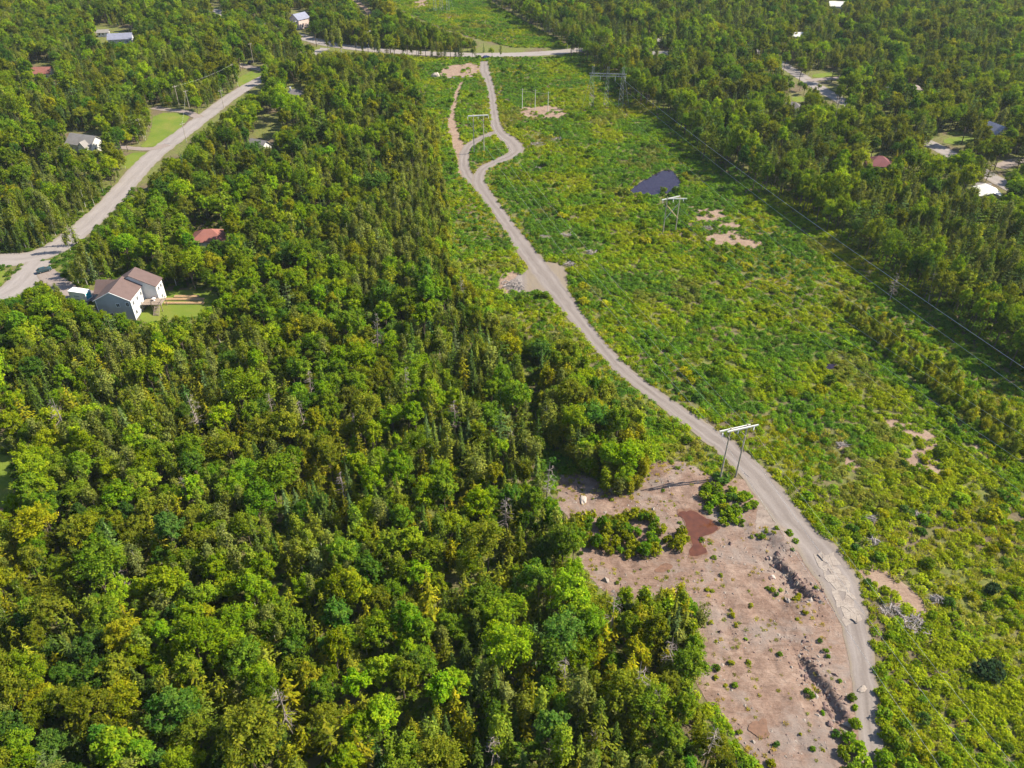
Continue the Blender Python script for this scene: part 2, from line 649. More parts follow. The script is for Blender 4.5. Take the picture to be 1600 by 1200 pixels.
def smooth_poly(pts, it=2):
    for _ in range(it):
        q = []
        n = len(pts)
        for i in range(n):
            a, b = pts[i], pts[(i + 1) % n]
            q.append((a[0] * .75 + b[0] * .25, a[1] * .75 + b[1] * .25))
            q.append((a[0] * .25 + b[0] * .75, a[1] * .25 + b[1] * .75))
        pts = q
    return pts


def sheet(name, poly, mat, zoff=0.04, step=1.5, jit=0.5, level=None, ksm=1, thick=None):
    """a ground covering draped on the terrain, with an uneven outline"""
    b = np.array(densify(smooth_poly(poly, ksm), min(step, 0.8)))
    c = b.mean(0)
    nb = (fbm(b[:, 0], b[:, 1], 3.0, 2) - 0.5) * 2 * jit + (fbm(b[:, 0], b[:, 1], 1.1, 5) - 0.5) * 1.2 * jit
    dv = b - c
    dv /= (np.hypot(dv[:, 0], dv[:, 1])[:, None] + 1e-6)
    b = b + dv * nb[:, None]
    lo, hi = b.min(0), b.max(0)
    gx_, gy_ = np.meshgrid(np.arange(lo[0], hi[0], step), np.arange(lo[1], hi[1], step))
    g = np.stack([gx_.ravel(), gy_.ravel()], 1)
    g += (np.random.default_rng(5).random(g.shape) - 0.5) * step * 0.3
    g = g[inside(g, [tuple(p) for p in b])]
    allp = [Vector((float(p[0]), float(p[1]))) for p in np.vstack([b, g])]
    nbd = len(b)
    v, e, f, *_ = delaunay_2d_cdt(allp, [(i, (i + 1) % nbd) for i in range(nbd)], [], 1, 1e-4)
    va = np.array([(p.x, p.y) for p in v])
    z = np.full(len(va), level) if level is not None else terrain(va[:, 0], va[:, 1]) + zoff
    f = [tuple(t) for t in f]
    me = mk(name, np.column_stack([va, z]), f, mat, smooth=level is None, uv=va * 0.1 + 0.5)
    o = obj(name, me)
    # all normals up
    if me.polygons[0].normal.z < 0:
        me.flip_normals()
    tag(o, kind='structure')
    return o


def strip(name, line, width, mat, zoff=0.05, jit=0.25, nacross=7, step=1.2, smo=2):
    """road or trail along a line; width a number or one per point of the line"""
    if not np.isscalar(width):
        L0 = np.array(line)
        s0 = np.r_[0, np.cumsum(np.hypot(*np.diff(L0, axis=0).T))]
    P = np.array(densify(smooth_line(line, smo), step, closed=False))
    s = np.r_[0, np.cumsum(np.hypot(*np.diff(P, axis=0).T))]
    w = np.full(len(P), width) if np.isscalar(width) else np.interp(s / s[-1], s0 / s0[-1], width)
    T = np.gradient(P, axis=0)
    T /= np.hypot(T[:, 0], T[:, 1])[:, None]
    Nn = np.stack([-T[:, 1], T[:, 0]], 1)
    el = (vnoise(s, s * 0 + 3, 2.2, 1) - .5) * 2 * jit + (vnoise(s, s * 0 + 3, 0.8, 2) - .5) * jit
    er = (vnoise(s, s * 0 + 9, 2.2, 3) - .5) * 2 * jit + (vnoise(s, s * 0 + 9, 0.8, 4) - .5) * jit
    V, UV = [], []
    for k in range(nacross):
        t = k / (nacross - 1)
        off = (-w / 2 - el) * (1 - t) + (w / 2 + er) * t
        p = P + Nn * off[:, None]
        V.append(np.column_stack([p, terrain(p[:, 0], p[:, 1]) + zoff]))
        UV.append(np.column_stack([np.full(len(P), t), s]))
    V, UV = np.stack(V, 1), np.stack(UV, 1)
    n = len(P)
    i_ = np.arange(n * nacross).reshape(n, nacross)
    F = np.stack([i_[:-1, :-1], i_[:-1, 1:], i_[1:, 1:], i_[1:, :-1]], -1).reshape(-1, 4)
    me = mk(name, V.reshape(-1, 3), F, mat, smooth=True, uv=UV.reshape(-1, 2))
    o = obj(name, me)
    if me.polygons[0].normal.z < 0:
        me.flip_normals()
    tag(o, kind='structure')
    outline = [tuple(p) for p in V[:, 0, :2]] + [tuple(p) for p in V[::-1, -1, :2]]
    BARE.append(outline)
    return o


SOFT = []
PILES = []
BARE = []       # outlines on the ground where no plants grow

tag(sheet('gravel_clearing', CLEAR, M_soil, 0.06, 0.55, 0.9), 'pinkish bare gravel clearing with broken rock scarps beside the trail', 'clearing')
BARE.append(CLEAR)

# main trail, loop and side tracks
trail = GL([(757, 96), (757, 112), (768, 140), (772, 180), (777, 206), (790, 214), (806, 228), (806, 240), (785, 249), (758, 261), (745, 276), (752, 295), (775, 325), (800, 360),
            (830, 402), (852, 432), (878, 465), (905, 501), (940, 545), (985, 590), (1040, 630), (1092, 667), (1140, 702), (1180, 742), (1215, 787), (1250, 830),
            (1285, 868), (1312, 910), (1332, 960), (1345, 1020), (1353, 1080), (1360, 1150), (1363, 1235), (1364, 1330)])
tw = [5.5, 5.5, 4.0, 4.2, 6, 7, 8, 6, 5, 4.5, 5.0, 6.0, 5.0, 5.0, 7, 8, 6.5, 5.0, 4.4, 4.6, 4.8, 5.4, 6.0, 6.5, 7.0, 7.0, 9.0, 8.0, 5.5, 4.3, 3.8, 4.0, 4.0, 4.0]
tag(strip('gravel_trail', trail, tw, M_path, 0.09, 0.3), 'pale gravel trail winding down the cleared strip', 'trail')
tag(strip('loop_trail', GL([(777, 206), (757, 214), (735, 225), (724, 240), (725, 262), (735, 282), (748, 292)]), 4.6, M_path, 0.07, 0.3), 'gravel loop round the shrub island below the far frame', 'trail')
tag(strip('side_trail', GL([(722, 128), (712, 150), (706, 178), (705, 195), (712, 216), (720, 240), (724, 268), (736, 288)]), [2.5, 2.2, 2.5, 4, 4.5, 5, 4.5, 3], M_patch, 0.05, 0.6), 'faint dirt track beside the loop trail', 'trail')
apron = GL([(1178, 752), (1215, 788), (1262, 842), (1292, 880), (1306, 912), (1276, 884), (1244, 860), (1212, 848), (1190, 842), (1180, 822), (1186, 790)])
tag(sheet('gravel_apron', apron, M_apron, 0.075, 0.7, 0.9), 'grey gravel spreading from the trail into the clearing', 'gravel')
pad = GL([(786, 448), (800, 436), (828, 420), (850, 408), (880, 414), (888, 430), (884, 462), (866, 464), (842, 455), (806, 458)])
tag(sheet('trail_pad', pad, M_path, 0.07, 1.2, 0.5), 'widened gravel pad on the trail by the brush pile', 'trail')
BARE.append(pad)
for nm, pg, lb in (
        ('bare_patch', [(1068, 325), (1100, 320), (1128, 328), (1137, 340), (1112, 348), (1075, 342)], 'reddish bare soil patch right of the dark pond'),
        ('bare_patch', [(1118, 352), (1150, 346), (1166, 364), (1192, 378), (1182, 391), (1150, 381), (1130, 387), (1100, 377), (1104, 368), (1126, 364)], 'curved bare soil patch below the pond patch'),
        ('bare_patch', [(1378, 648), (1412, 655), (1456, 676), (1466, 688), (1440, 688), (1410, 676), (1385, 665)], 'thin bare soil patch among bushes at mid right'),
        ('bare_patch', [(1432, 702), (1462, 692), (1492, 696), (1488, 708), (1464, 716), (1470, 742), (1440, 745), (1414, 722), (1420, 708)], 'sandy bare patch dotted with round bushes'),
        ('bare_patch', [(1310, 690), (1328, 702), (1340, 722), (1348, 736), (1330, 739), (1318, 722)], 'small pink bare patch above the trail bend'),
        ('bare_patch', [(1516, 686), (1535, 692), (1536, 704), (1522, 706)], 'small pink bare patch near the right edge'),
        ('bare_patch', [(806, 170), (850, 164), (888, 170), (892, 180), (862, 187), (822, 184)], 'purplish bare ground under the three poles'),
        ('bare_patch', [(694, 104), (742, 97), (752, 108), (742, 121), (700, 124), (686, 118)], 'straw coloured bare ground beside the far trail end'),
        ('bare_patch', [(641, 4), (668, -2), (672, 8), (652, 14)], 'pink bare patch at the top edge of the cleared strip'),
        ('bare_patch', [(1343, 878), (1372, 884), (1404, 904), (1440, 935), (1452, 955), (1434, 972), (1402, 950), (1372, 920), (1346, 900)], 'pink soil tongue between trail and stump piles'),
        ('bare_patch', [(784, 428), (808, 424), (822, 440), (806, 460), (786, 462), (776, 446)], 'pale bare patch under the brush pile left of the pad')):
    w = GL(pg)
    tag(sheet(nm, w, M_patch, 0.05, 1.3, 0.9), lb, 'bare soil')
    BARE.append(w)
    SOFT.append(w)

# roads
left_road = GL([(-160, 414), (-60, 410), (0, 407), (45, 405), (90, 388), (135, 352), (175, 315), (205, 280), (235, 246), (275, 216), (318, 184), (355, 155), (390, 133), (430, 113), (475, 92), (508, 75)])
tag(strip('left_road', left_road, [9.5, 9.5, 9.5, 10, 10, 9.5, 9, 9, 9, 9, 8.5, 8, 8, 8, 7.5, 7], M_road, 0.06, 0.35), 'pale worn road running up through the trees on the left', 'road')
tag(strip('far_road', GL([(300, 8), (380, 30), (440, 48), (475, 59), (515, 70), (570, 77), (650, 83), (760, 87), (850, 84), (900, 79), (960, 68), (1060, 60)]), 10.0, M_road, 0.10, 0.3), 'pale road crossing the far end of the cleared strip', 'road')
tag(strip('right_road', GL([(1150, 55), (1200, 86), (1240, 112), (1300, 150), (1370, 187), (1440, 218), (1485, 241), (1540, 272), (1620, 315), (1700, 350)]), 8.0, M_road, 0.06, 0.3), 'pale road glimpsed between the trees on the right', 'road')
tag(strip('junction_road', GL([(62, 408), (44, 432), (20, 455), (-20, 475), (-80, 500)]), [9, 10, 10, 9, 9], M_road, 0.12, 0.3), 'pale road arm leaving the junction at the left edge', 'road')
tag(strip('driveway', GL([(70, 425), (92, 446), (115, 460), (150, 468)]), [6, 6, 7, 8], M_drive, 0.16, 0.4), 'reddish gravel driveway to the grey house', 'driveway')
tag(strip('driveway', GL([(262, 226), (238, 234), (205, 232), (170, 228)]), [4.5, 4, 4, 5], M_drive, 0.11, 0.2), 'driveway below the big left lawn', 'driveway')
tag(strip('driveway', GL([(312, 184), (290, 174), (262, 172), (240, 168)]), [5, 4.5, 4.5, 5], M_drive, 0.11, 0.2), 'driveway above the big left lawn', 'driveway')
tag(strip('driveway', GL([(414, 110), (400, 107), (384, 104), (370, 100)]), [6, 6, 6, 6], M_drive, 0.11, 0.2), 'short paved drive by the parked dark car', 'driveway')
tag(strip('driveway', GL([(1262, 126), (1285, 124), (1312, 122)]), [5, 5, 5], M_drive, 0.11, 0.2), 'short drive off the right-hand road', 'driveway')
tag(strip('driveway', GL([(1560, 262), (1585, 252), (1640, 247)]), [6, 6, 6], M_drive, 0.11, 0.2), 'drive at the right edge in tree shade', 'driveway')
tag(strip('far_track', GL([(545, -8), (562, 6), (576, 18), (578, 26)]), 4, M_patch, 0.08, 0.3), 'narrow track at the top edge', 'track')

LAWNS = []
for pg, lb in (([(240, 176), (301, 178), (284, 198), (254, 228), (216, 231), (228, 222), (236, 205)], 'sunlit mown lawn between two driveways on the left'),
               ([(196, 239), (245, 238), (228, 254), (206, 264), (188, 262)], 'small lawn below the lower left driveway'),
               ([(366, 128), (388, 112), (412, 103), (416, 112), (392, 130), (376, 138)], 'yellowish grass verge near the dark car'),
               ([(238, 456), (290, 452), (342, 456), (340, 480), (316, 494), (262, 502), (222, 506), (216, 492), (232, 478)], 'green back lawn beside the grey house'),
               ([(1235, 152), (1256, 150), (1262, 158), (1240, 160)], 'small bright lawn patch by the right-hand road'),
               ([(1472, 216), (1520, 212), (1522, 224), (1478, 226)], 'lawn strip above the right-hand road'),
               ([(1480, 205), (1504, 204), (1504, 210), (1482, 212)], 'thin lawn sliver in the shade at right'),
               ([(1268, 116), (1306, 112), (1310, 120), (1272, 122)], 'grass verge by the short right-hand drive'),
               ([(-120, 690), (-20, 690), (14, 715), (24, 760), (10, 800), (-120, 800)], 'bright grassy opening at the left edge'),
               ([(-90, 418), (0, 418), (12, 428), (8, 442), (-20, 452), (-90, 470)], 'grass island at the road junction')):
    w = GL(pg)
    LAWNS.append(w)
    tag(sheet('lawn', w, M_lawn, 0.05, 1.5, 0.6), lb, 'lawn')

# ponds and puddles
PONDS = []
for nm, pg, mt, lv, lb in (
        ('pond', [(981, 298), (1000, 285), (1030, 268), (1048, 265), (1060, 275), (1064, 294), (1045, 303), (1020, 306), (990, 304)], M_pond, 0.10, 'dark purple-blue pond in the scrub'),
        ('small_pond', [(1282, 566), (1308, 569), (1306, 577), (1287, 578)], M_pond, 0.10, 'tiny pale pool in the scrub at right'),
        ('puddle', [(1075, 796), (1086, 800), (1107, 812), (1125, 826), (1112, 834), (1096, 840), (1094, 850), (1107, 861), (1097, 870), (1077, 872), (1076, 860), (1085, 850), (1072, 832), (1071, 812), (1054, 803)], M_redwater, 0.13, 'rust red puddle beside the bushes in the clearing'),
        ('puddle', [(1174, 1124), (1182, 1129), (1192, 1120), (1199, 1128), (1193, 1137), (1199, 1147), (1186, 1153), (1180, 1143), (1171, 1139)], M_wet, 0.13, 'small brown wet hollow at the lower end of the clearing'),
        ('puddle', [(1016, 893), (1034, 882), (1052, 880), (1050, 890), (1028, 898)], M_wet, 0.13, 'wet brown patch left of the rust red puddle')):
    w = GL(pg)
    PONDS.append(w)
    if nm == 'puddle' and mt is M_redwater:
        cc = np.array(w).mean(0)
        tag(sheet('wet_margin', [tuple(cc + (np.array(q_) - cc) * 1.10) for q_ in w], M_wet, 0, 0.6, 1.1, level=0.115, ksm=2), 'damp dark rim of the ' + lb, 'wet soil')
    tag(sheet(nm, w, mt, 0, 0.8, 0.7, level=lv, ksm=2), lb, 'pond' if 'pond' in nm else 'puddle')
BARE += PONDS

# bedrock slabs laid bare on the trail
bed = thing('bedrock_outcrop', 'cracked pale bedrock slabs exposed across the trail', 'bedrock')
bed['kind'] = 'structure'
rg = random.Random(4)
A, B, C_, D_ = (np.array(G(*p)) for p in ((1264, 868), (1302, 864), (1350, 968), (1318, 982)))
nu, nv = 6, 12
grid = {}
for i in range(nu + 1):
    for j in range(nv + 1):
        u, v = i / nu, j / nv
        p = (A * (1 - u) + B * u) * (1 - v) + (D_ * (1 - u) + C_ * u) * v
        grid[i, j] = p + np.array([rg.uniform(-.55, .55), rg.uniform(-.55, .55)])
for i in range(nu):
    for j in range(nv):
        if i == 0 or rg.random() < 0.10 or (i in (0, nu - 1) and rg.random() < .45):
            continue
        q = [grid[i, j], grid[i + 1, j], grid[i + 1, j + 1], grid[i, j + 1]]
        c = sum(q) / 4
        k = rg.uniform(.955, .985)
        q = [c + (p - c) * k for p in q]
        tlt = (rg.uniform(-.015, .015), rg.uniform(-.015, .015))
        hz = rg.uniform(.11, .15)
        top = [(p[0], p[1], tz(c[0], c[1]) + hz + (p - c)[0] * tlt[0] + (p - c)[1] * tlt[1]) for p in q]
        a_, b_, c_ = (Vector(t_) for t_ in top[:3])
        if (b_ - a_).cross(c_ - a_).z < 0:
            top = top[::-1]
        m = MB()
        m.slab(top, 0.25)
        o = m.build('rock_slab', M_rock, bed)
        if o.data.polygons[0].normal.z < 0:
            o.data.flip_normals()

# ------------------------------------------------------------------ buildings
ROOFS = {'brown': roof_mat('brown_shingle', (0.115, 0.080, 0.078)), 'red': roof_mat('red_shingle', (0.24, 0.10, 0.085)), 'grey': roof_mat('grey_shingle', (0.22, 0.205, 0.205)),
         'dark': roof_mat('dark_shingle', (0.13, 0.12, 0.13)), 'maroon': roof_mat('maroon_shingle', (0.17, 0.065, 0.075)), 'white': roof_mat('white_metal_roof', (0.62, 0.61, 0.60)), 'blue': roof_mat('blue_grey_shingle', (0.20, 0.21, 0.29))}
SIDES = {'white': siding_mat('white_clapboard', (0.62, 0.61, 0.61)), 'grey': siding_mat('grey_and_shaded_clapboard', (0.40, 0.41, 0.46)), 'tan': siding_mat('tan_clapboard', (0.52, 0.42, 0.36)), 'pink': siding_mat('pinkish_clapboard', (0.58, 0.46, 0.44))}  # grey also carries the shade on the front of the left house


def window(parent, x, y, z, w, h, face):
    """face: 'x+', 'x-', 'y+' or 'y-' gives the outward side"""
    s = 1 if face[1] == '+' else -1
    t = .06
    fr, pn = MB(), MB()

    def bx(m, a0, a1, z0, z1, d0, d1):
        d0, d1 = sorted((d0 * s, d1 * s))
        if face[0] == 'x':
            m.box(x + d0, x + d1, y + a0, y + a1, z0, z1)
        else:
            m.box(x + a0, x + a1, y + d0, y + d1, z0, z1)
    bx(fr, -w / 2 - .12, w / 2 + .12, z + h, z + h + .13, .003, t)
    bx(fr, -w / 2 - .12, w / 2 + .12, z - .13, z, .003, t + .03)
    bx(fr, -w / 2 - .12, -w / 2, z, z + h, .003, t)
    bx(fr, w / 2, w / 2 + .12, z, z + h, .003, t)
    bx(fr, -.025, .025, z, z + h, .003, t - .01)
    f = fr.build('window', M_trim, parent)
    bx(pn, -w / 2, w / 2, z, z + h, -.02, .02)
    pn.build('pane', M_glass, f)


def gable_block(parent, x0, x1, y0, y1, eave, ridge, along, wall, roof, over=.45, z0=-.2, ridge_at=.5):
    """a block with a ridge along x or y; walls and the two roof slopes are parts"""
    m = MB()
    if along == 'y':
        xr = x0 + (x1 - x0) * ridge_at
        pr = [(x0, z0), (x1, z0), (x1, eave), (xr, ridge), (x0, eave)]
        V = [(a, y0, b) for a, b in pr] + [(a, y1, b) for a, b in pr]
    else:
        yr = y0 + (y1 - y0) * ridge_at
        pr = [(y0, z0), (y1, z0), (y1, eave), (yr, ridge), (y0, eave)]
        V = [(x0, a, b) for a, b in pr] + [(x1, a, b) for a, b in pr]
    F = [(0, 1, 2, 3, 4), (9, 8, 7, 6, 5)] + [(k, 5 + k, 5 + (k + 1) % 5, (k + 1) % 5) for k in range(5)]
    m.add(V, F)
    m.build('wall', wall, parent)
    for s in (0, 1):
        r = MB()
        if along == 'y':
            xe = x0 if s == 0 else x1
            g = (ridge - eave) / (xr - xe) if xr != xe else 0
            xo = xe + (-over if s == 0 else over)
            zo = eave + g * (xo - xe)
            q = [(xo, y0 - over, zo + .14), (xr, y0 - over, ridge + .14), (xr, y1 + over, ridge + .14), (xo, y1 + over, zo + .14)]
        else:
            ye = y0 if s == 0 else y1
            g = (ridge - eave) / (yr - ye)
            yo = ye + (-over if s == 0 else over)
            zo = eave + g * (yo - ye)
            q = [(x0 - over, yo, zo + .14), (x0 - over, yr, ridge + .14), (x1 + over, yr, ridge + .14), (x1 + over, yo, zo + .14)]
        a, b, c = Vector(q[0]), Vector(q[1]), Vector(q[2])
        if (b - a).cross(c - a).z < 0:
            q = q[::-1]
        r.slab(q, .14)
        r.build('roof_slope', roof, parent)


def hip_roof(parent, x0, x1, y0, y1, eave, ridge, roof, over=.5):
    x0, x1, y0, y1 = x0 - over, x1 + over, y0 - over, y1 + over
    if x1 - x0 >= y1 - y0:
        k = (y1 - y0) / 2
        A, B = (x0 + k, (y0 + y1) / 2, ridge), (x1 - k, (y0 + y1) / 2, ridge)
        faces = [[(x0, y0, eave), (x1, y0, eave), B, A], [(x1, y0, eave), (x1, y1, eave), B], [(x1, y1, eave), (x0, y1, eave), A, B], [(x0, y1, eave), (x0, y0, eave), A]]
    else:
        k = (x1 - x0) / 2
        A, B = ((x0 + x1) / 2, y0 + k, ridge), ((x0 + x1) / 2, y1 - k, ridge)
        faces = [[(x0, y0, eave), (x1, y0, eave), A], [(x1, y0, eave), (x1, y1, eave), B, A], [(x1, y1, eave), (x0, y1, eave), B], [(x0, y1, eave), (x0, y0, eave), A, B]]
    for f in faces:
        MB().slab(f, .12).build('roof_slope', roof, parent)


YARDS = []
# the grey house on the left
HX, HY = -114.4, 197.5
YARDS += [(HX, HY, 7), (HX + 4, HY + 7, 7), (HX - 7, HY + 9, 6), (HX + 8, HY + 1, 6), (HX - 16, HY + 10, 5)]
hs = thing('grey_house', 'two-storey house with brown roof, shaded front coloured blue-grey, sunlit side wall coloured white', 'house', (HX, HY, 0))
gable_block(hs, -5.0, 4.9, -4.0, 4.6, 6.7, 9.4, 'y', SIDES['grey'], ROOFS['brown'], .40, -.3, .5)  # shade of the front is put into its blue-grey wall colour
gable_block(hs, -3.6, 9.0, 4.62, 9.4, 6.4, 9.9, 'y', SIDES['white'], ROOFS['brown'], .40, -.3, .45)
gable_block(hs, -10.0, -3.64, 5.4, 12.4, 3.6, 6.1, 'x', SIDES['grey'], ROOFS['brown'], .40, -.3)
MB().box(4.903, 4.96, -3.9, 4.5, .4, 6.35).build('sunlit_side_layer', SIDES['white'], hs)  # paler layer puts the sunlight on this side into the wall colour
for x in (-5.06, 4.94):
    MB().box(x - .03, x + .12, -4.10, -3.94, .0, 6.6).build('corner_board', M_trim, hs)
for sx in (-1, 1):
    b = MB()
    b.bar((sx * 5.45 - .05, -4.44, 6.5), (-.05, -4.44, 9.36), .09, .09, 4)
    b.build('rake_board', M_trim, hs)
for (x, z, w, h) in ((-3.9, 1.0, .9, 1.2), (1.1, 4.5, .9, .95), (3.9, 4.6, .8, 1.2), (-1.6, 1.2, 1.0, 1.1)):
    window(hs, x, -4.0, z, w, h, 'y-')
for (y, z, w, h) in ((-2.6, 4.3, .9, 1.2), (.2, 4.3, .9, 1.2), (2.9, 4.3, .9, 1.2), (-2.4, 1.2, 1.0, 1.2), (.4, 1.2, 1.0, 1.2)):
    window(hs, 4.96, y, z, w, h, 'x+')
for (y, z) in ((6.2, 4.2), (8.0, 4.2), (7.0, 1.2)):
    window(hs, 9.0, y, z, .9, 1.2, 'x+')
MB().box(-9.4, -6.0, 5.33, 5.38, 0, 2.4).build('garage_door', M_trim, hs)
lt = MB().box(-6.9, -5.03, -3.2, .2, -.2, 2.6)
lt.build('porch', SIDES['grey'], hs)
MB().slab([(-7.1, -3.4, 2.65), (-4.9, -3.4, 3.3), (-4.9, .4, 3.3), (-7.1, .4, 2.65)][::-1], .1).build('porch_roof', ROOFS['brown'], hs)
# deck in the corner of the L
dk = thing('timber_deck', 'raised brown timber deck with railings against the white house wall', 'deck', (HX, HY, 0))
for k in range(14):
    MB().box(5.3 + k * .42, 5.3 + k * .42 + .40, .6, 4.5, 2.30, 2.36).build('deck_board', M_deck, dk)
for x, y in ((5.4, .75), (8.2, .75), (11.0, .75), (11.0, 4.3), (8.2, 4.3)):
    MB().box(x - .08, x + .08, y - .08, y + .08, -.2, 3.35).build('post', M_deck, dk)
rl = MB().box(5.48, 10.92, .67, .75, 3.22, 3.30).box(11.0, 11.08, .83, 4.22, 3.22, 3.30)
rl.build('handrail', M_deck, dk)
for k in range(18):
    MB().box(5.7 + k * .29, 5.74 + k * .29, .69, .73, 2.37, 3.22).build('baluster', M_deck, dk)
st = MB()
for k in range(7):
    MB().box(9.2, 10.6, .55 - k * .32 - .3, .55 - k * .32, 2.0 - k * .30, 2.06 - k * .30).build('stair_tread', M_deck, dk)
for x in (9.1, 10.7):
    MB().bar((x, .6, 2.2), (x, -1.8, .0), .07, .07, 4).build('stringer', M_deck, dk)
for (x, y, s, lb) in ((8.2, 3.2, .55, 'small patio table on the timber deck'),):
    pt = thing('patio_table', lb, 'table', (HX + x, HY + y, 2.36))
    MB().bar((0, 0, .68), (0, 0, .72), s, s, 12).build('table_top', M_trim, pt)
    MB().bar((0, 0, 0), (0, 0, .68), .05, .05, 6).build('leg', M_trim, pt)
    MB().bar((0, 0, 0), (0, 0, .03), .25, .25, 8).build('base', M_trim, pt)
# raised garden beds
for (xa, xb, y, lb) in ((273, 311, 464, 'shortest raised garden bed, farthest of the three from the camera'), (257, 319, 468.5, 'long raised garden bed in the middle of the three'), (257, 319, 474.5, 'long raised garden bed nearest the open lawn')):
    p0, p1 = G(xa, y), G(xb, y)
    L = p1[0] - p0[0]
    gb = thing('garden_bed', lb, 'garden bed', (p0[0], p0[1], tz(*p0)), 0, 'raised garden beds')
    MB().box(0, L, -.55, -.48, 0, .42).build('plank', M_plank, gb)
    MB().box(0, L, .48, .55, 0, .42).build('plank', M_plank, gb)
    MB().box(0, .07, -.477, .477, 0, .42).build('plank', M_plank, gb)
    MB().box(L - .07, L, -.477, .477, 0, .42).build('plank', M_plank, gb)
    nx_ = int(L / .5)
    V, F = [], []
    for i in range(nx_ + 1):
        for j in range(5):
            V.append((.08 + (L - .16) * i / nx_, -.47 + .94 * j / 4, .34 + .10 * math.sin(math.pi * j / 4) + rg.uniform(-.03, .03)))
    for i in range(nx_):
        for j in range(4):
            F.append((i * 5 + j, (i + 1) * 5 + j, (i + 1) * 5 + j + 1, i * 5 + j + 1))
    obj('soil', mk('soil', V, F, M_mulch, smooth=True), gb)

# moving container on the driveway
M_teal = plain('teal_panel', (0.02, 0.40, 0.50), 0.5, .05, 1)
M_cont = plain('container_white', (0.76, 0.77, 0.80), 0.5, .04, 1)
M_cgrey = plain('faded_side_print', (0.42, 0.45, 0.55), 0.6, .2, 2)
p = G(117, 466)
ct = thing('storage_container', 'white box container with teal end panel on the driveway', 'container', (p[0] + 2.2, p[1] - .2, .16), R(-14))
MB().box(-2.9, 2.9, -1.2, 1.2, .18, 2.6).build('box', M_cont, ct)
MB().box(2.903, 2.95, -.95, .95, .45, 2.30).build('end_panel', M_teal, ct)
for y0, y1, z0, z1 in ((-1.22, 1.22, 2.35, 2.66), (-1.22, 1.22, .12, .40), (-1.22, -1.0, .403, 2.347), (1.0, 1.22, .403, 2.347)):
    MB().box(2.90, 2.99, y0, y1, z0, z1).build('corner_frame', M_cont, ct)
MB().box(-3.0, 3.0, -1.28, 1.28, 2.663, 2.74).build('lid', M_cont, ct)
MB().box(-1.3, .7, -1.225, -1.203, 1.0, 1.5).build('side_print', M_cgrey, ct)
for x in (-2.4, 2.4):
    MB().box(x - .15, x + .15, -1.1, 1.1, 0, .177).build('skid', M_polewood, ct)


def house(name, label, px_, py_, href, rz, w, d, eave, ridge, style, wall, roof, chimney=False, wing=None):
    x, y = G(px_, py_, href)
    h = thing(name, label, 'house', (x, y, 0), rz)
    YARDS.append((x, y, max(w, d) * .6))
    if style == 'hip':
        MB().box(-w / 2, w / 2, -d / 2, d / 2, -.3, eave).build('wall', wall, h)
        hip_roof(h, -w / 2, w / 2, -d / 2, d / 2, eave + .02, ridge, roof)
    else:
        gable_block(h, -w / 2, w / 2, -d / 2, d / 2, eave, ridge, style, wall, roof, .45)
    if wing:
        wx0, wx1, wy0, wy1, we, wr, wa, wm = wing
        gable_block(h, wx0, wx1, wy0, wy1, we, wr, wa, wm, roof, .35)
    if chimney:
        MB().box(-w * .2 - .4, -w * .2 + .4, -.3, .5, eave, ridge + 1.0).build('chimney', M_trim, h)
    for k in range(3):
        window(h, -w * .3 + w * .3 * k, -d / 2, 1.0, 1.0, 1.2, 'y-')
        if eave > 4.5:
            window(h, -w * .3 + w * .3 * k, -d / 2, 3.6, 1.0, 1.2, 'y-')
    for k in range(2):
        window(h, w / 2, -d * .22 + d * .44 * k, 1.0, 1.0, 1.2, 'x+')
    MB().box(w * .12, w * .12 + 1.0, -d / 2 - .06, -d / 2 - .003, 0, 2.1).build('door', M_trim, h)
    return h


house('red_roof_house', 'low house with a reddish hipped roof half hidden by trees', 325, 361, 5, R(8), 10.5, 8, 3.0, 5.8, 'hip', SIDES['white'], ROOFS['red'])
house('pale_roof_house', 'small house with pale grey gable roof and white right gable', 404, 221, 5, R(-25), 7.5, 6, 3.4, 5.8, 'x', SIDES['white'], ROOFS['grey'])
house('brown_cottage', 'small house with brown hipped roof and white chimney', 459, 141, 5, R(10), 8, 6.5, 3.0, 5.6, 'hip', SIDES['tan'], ROOFS['dark'], True)
house('grey_roof_house', 'white house with light grey roof at the left, below the road lawns', 131, 216, 5, R(-18), 13, 8, 3.6, 6.6, 'x', SIDES['white'], ROOFS['grey'], False, (2, 6, -6.5, -3.9, 3.4, 5.8, 'y', SIDES['white']))
house('red_cottage', 'small house with faded red roof deep in the upper left wood', 64, 106, 5, R(5), 10, 7, 3.0, 5.4, 'x', SIDES['white'], ROOFS['red'])
house('blue_roof_house', 'long house with blue-grey roof in shade near the top left', 187, 54, 5, R(12), 14, 8, 3.2, 5.8, 'x', SIDES['grey'], ROOFS['blue'])
house('pale_shed', 'narrow pale roofed building beside the blue-roofed house', 160, 46, 4, R(12), 7, 4, 2.6, 3.9, 'x', SIDES['white'], ROOFS['grey'])
house('pink_house', 'tall house with pinkish lit gable and dark roof beside the far road', 468, 28, 6, R(-35), 8.5, 10, 6.0, 9.0, 'y', SIDES['pink'], ROOFS['blue'])
house('grey_roof_bungalow', 'bungalow with flat grey roof in trees right of the far road', 1031, 82, 4, R(4), 9, 7, 2.8, 4.6, 'x', SIDES['white'], ROOFS['grey'])
house('dark_roof_house', 'dark-roofed house by the right-hand road lawn', 1239, 162, 5, R(-12), 9, 7, 3.2, 5.8, 'hip', SIDES['tan'], ROOFS['dark'])
house('maroon_roof_house', 'house with dark maroon hipped roof in the right-hand wood', 1375, 247, 5, R(-10), 9.5, 8, 3.0, 6.0, 'hip', SIDES['tan'], ROOFS['maroon'], False, (4.8, 8, -2, 2, 2.6, 3.8, 'x', SIDES['tan']))
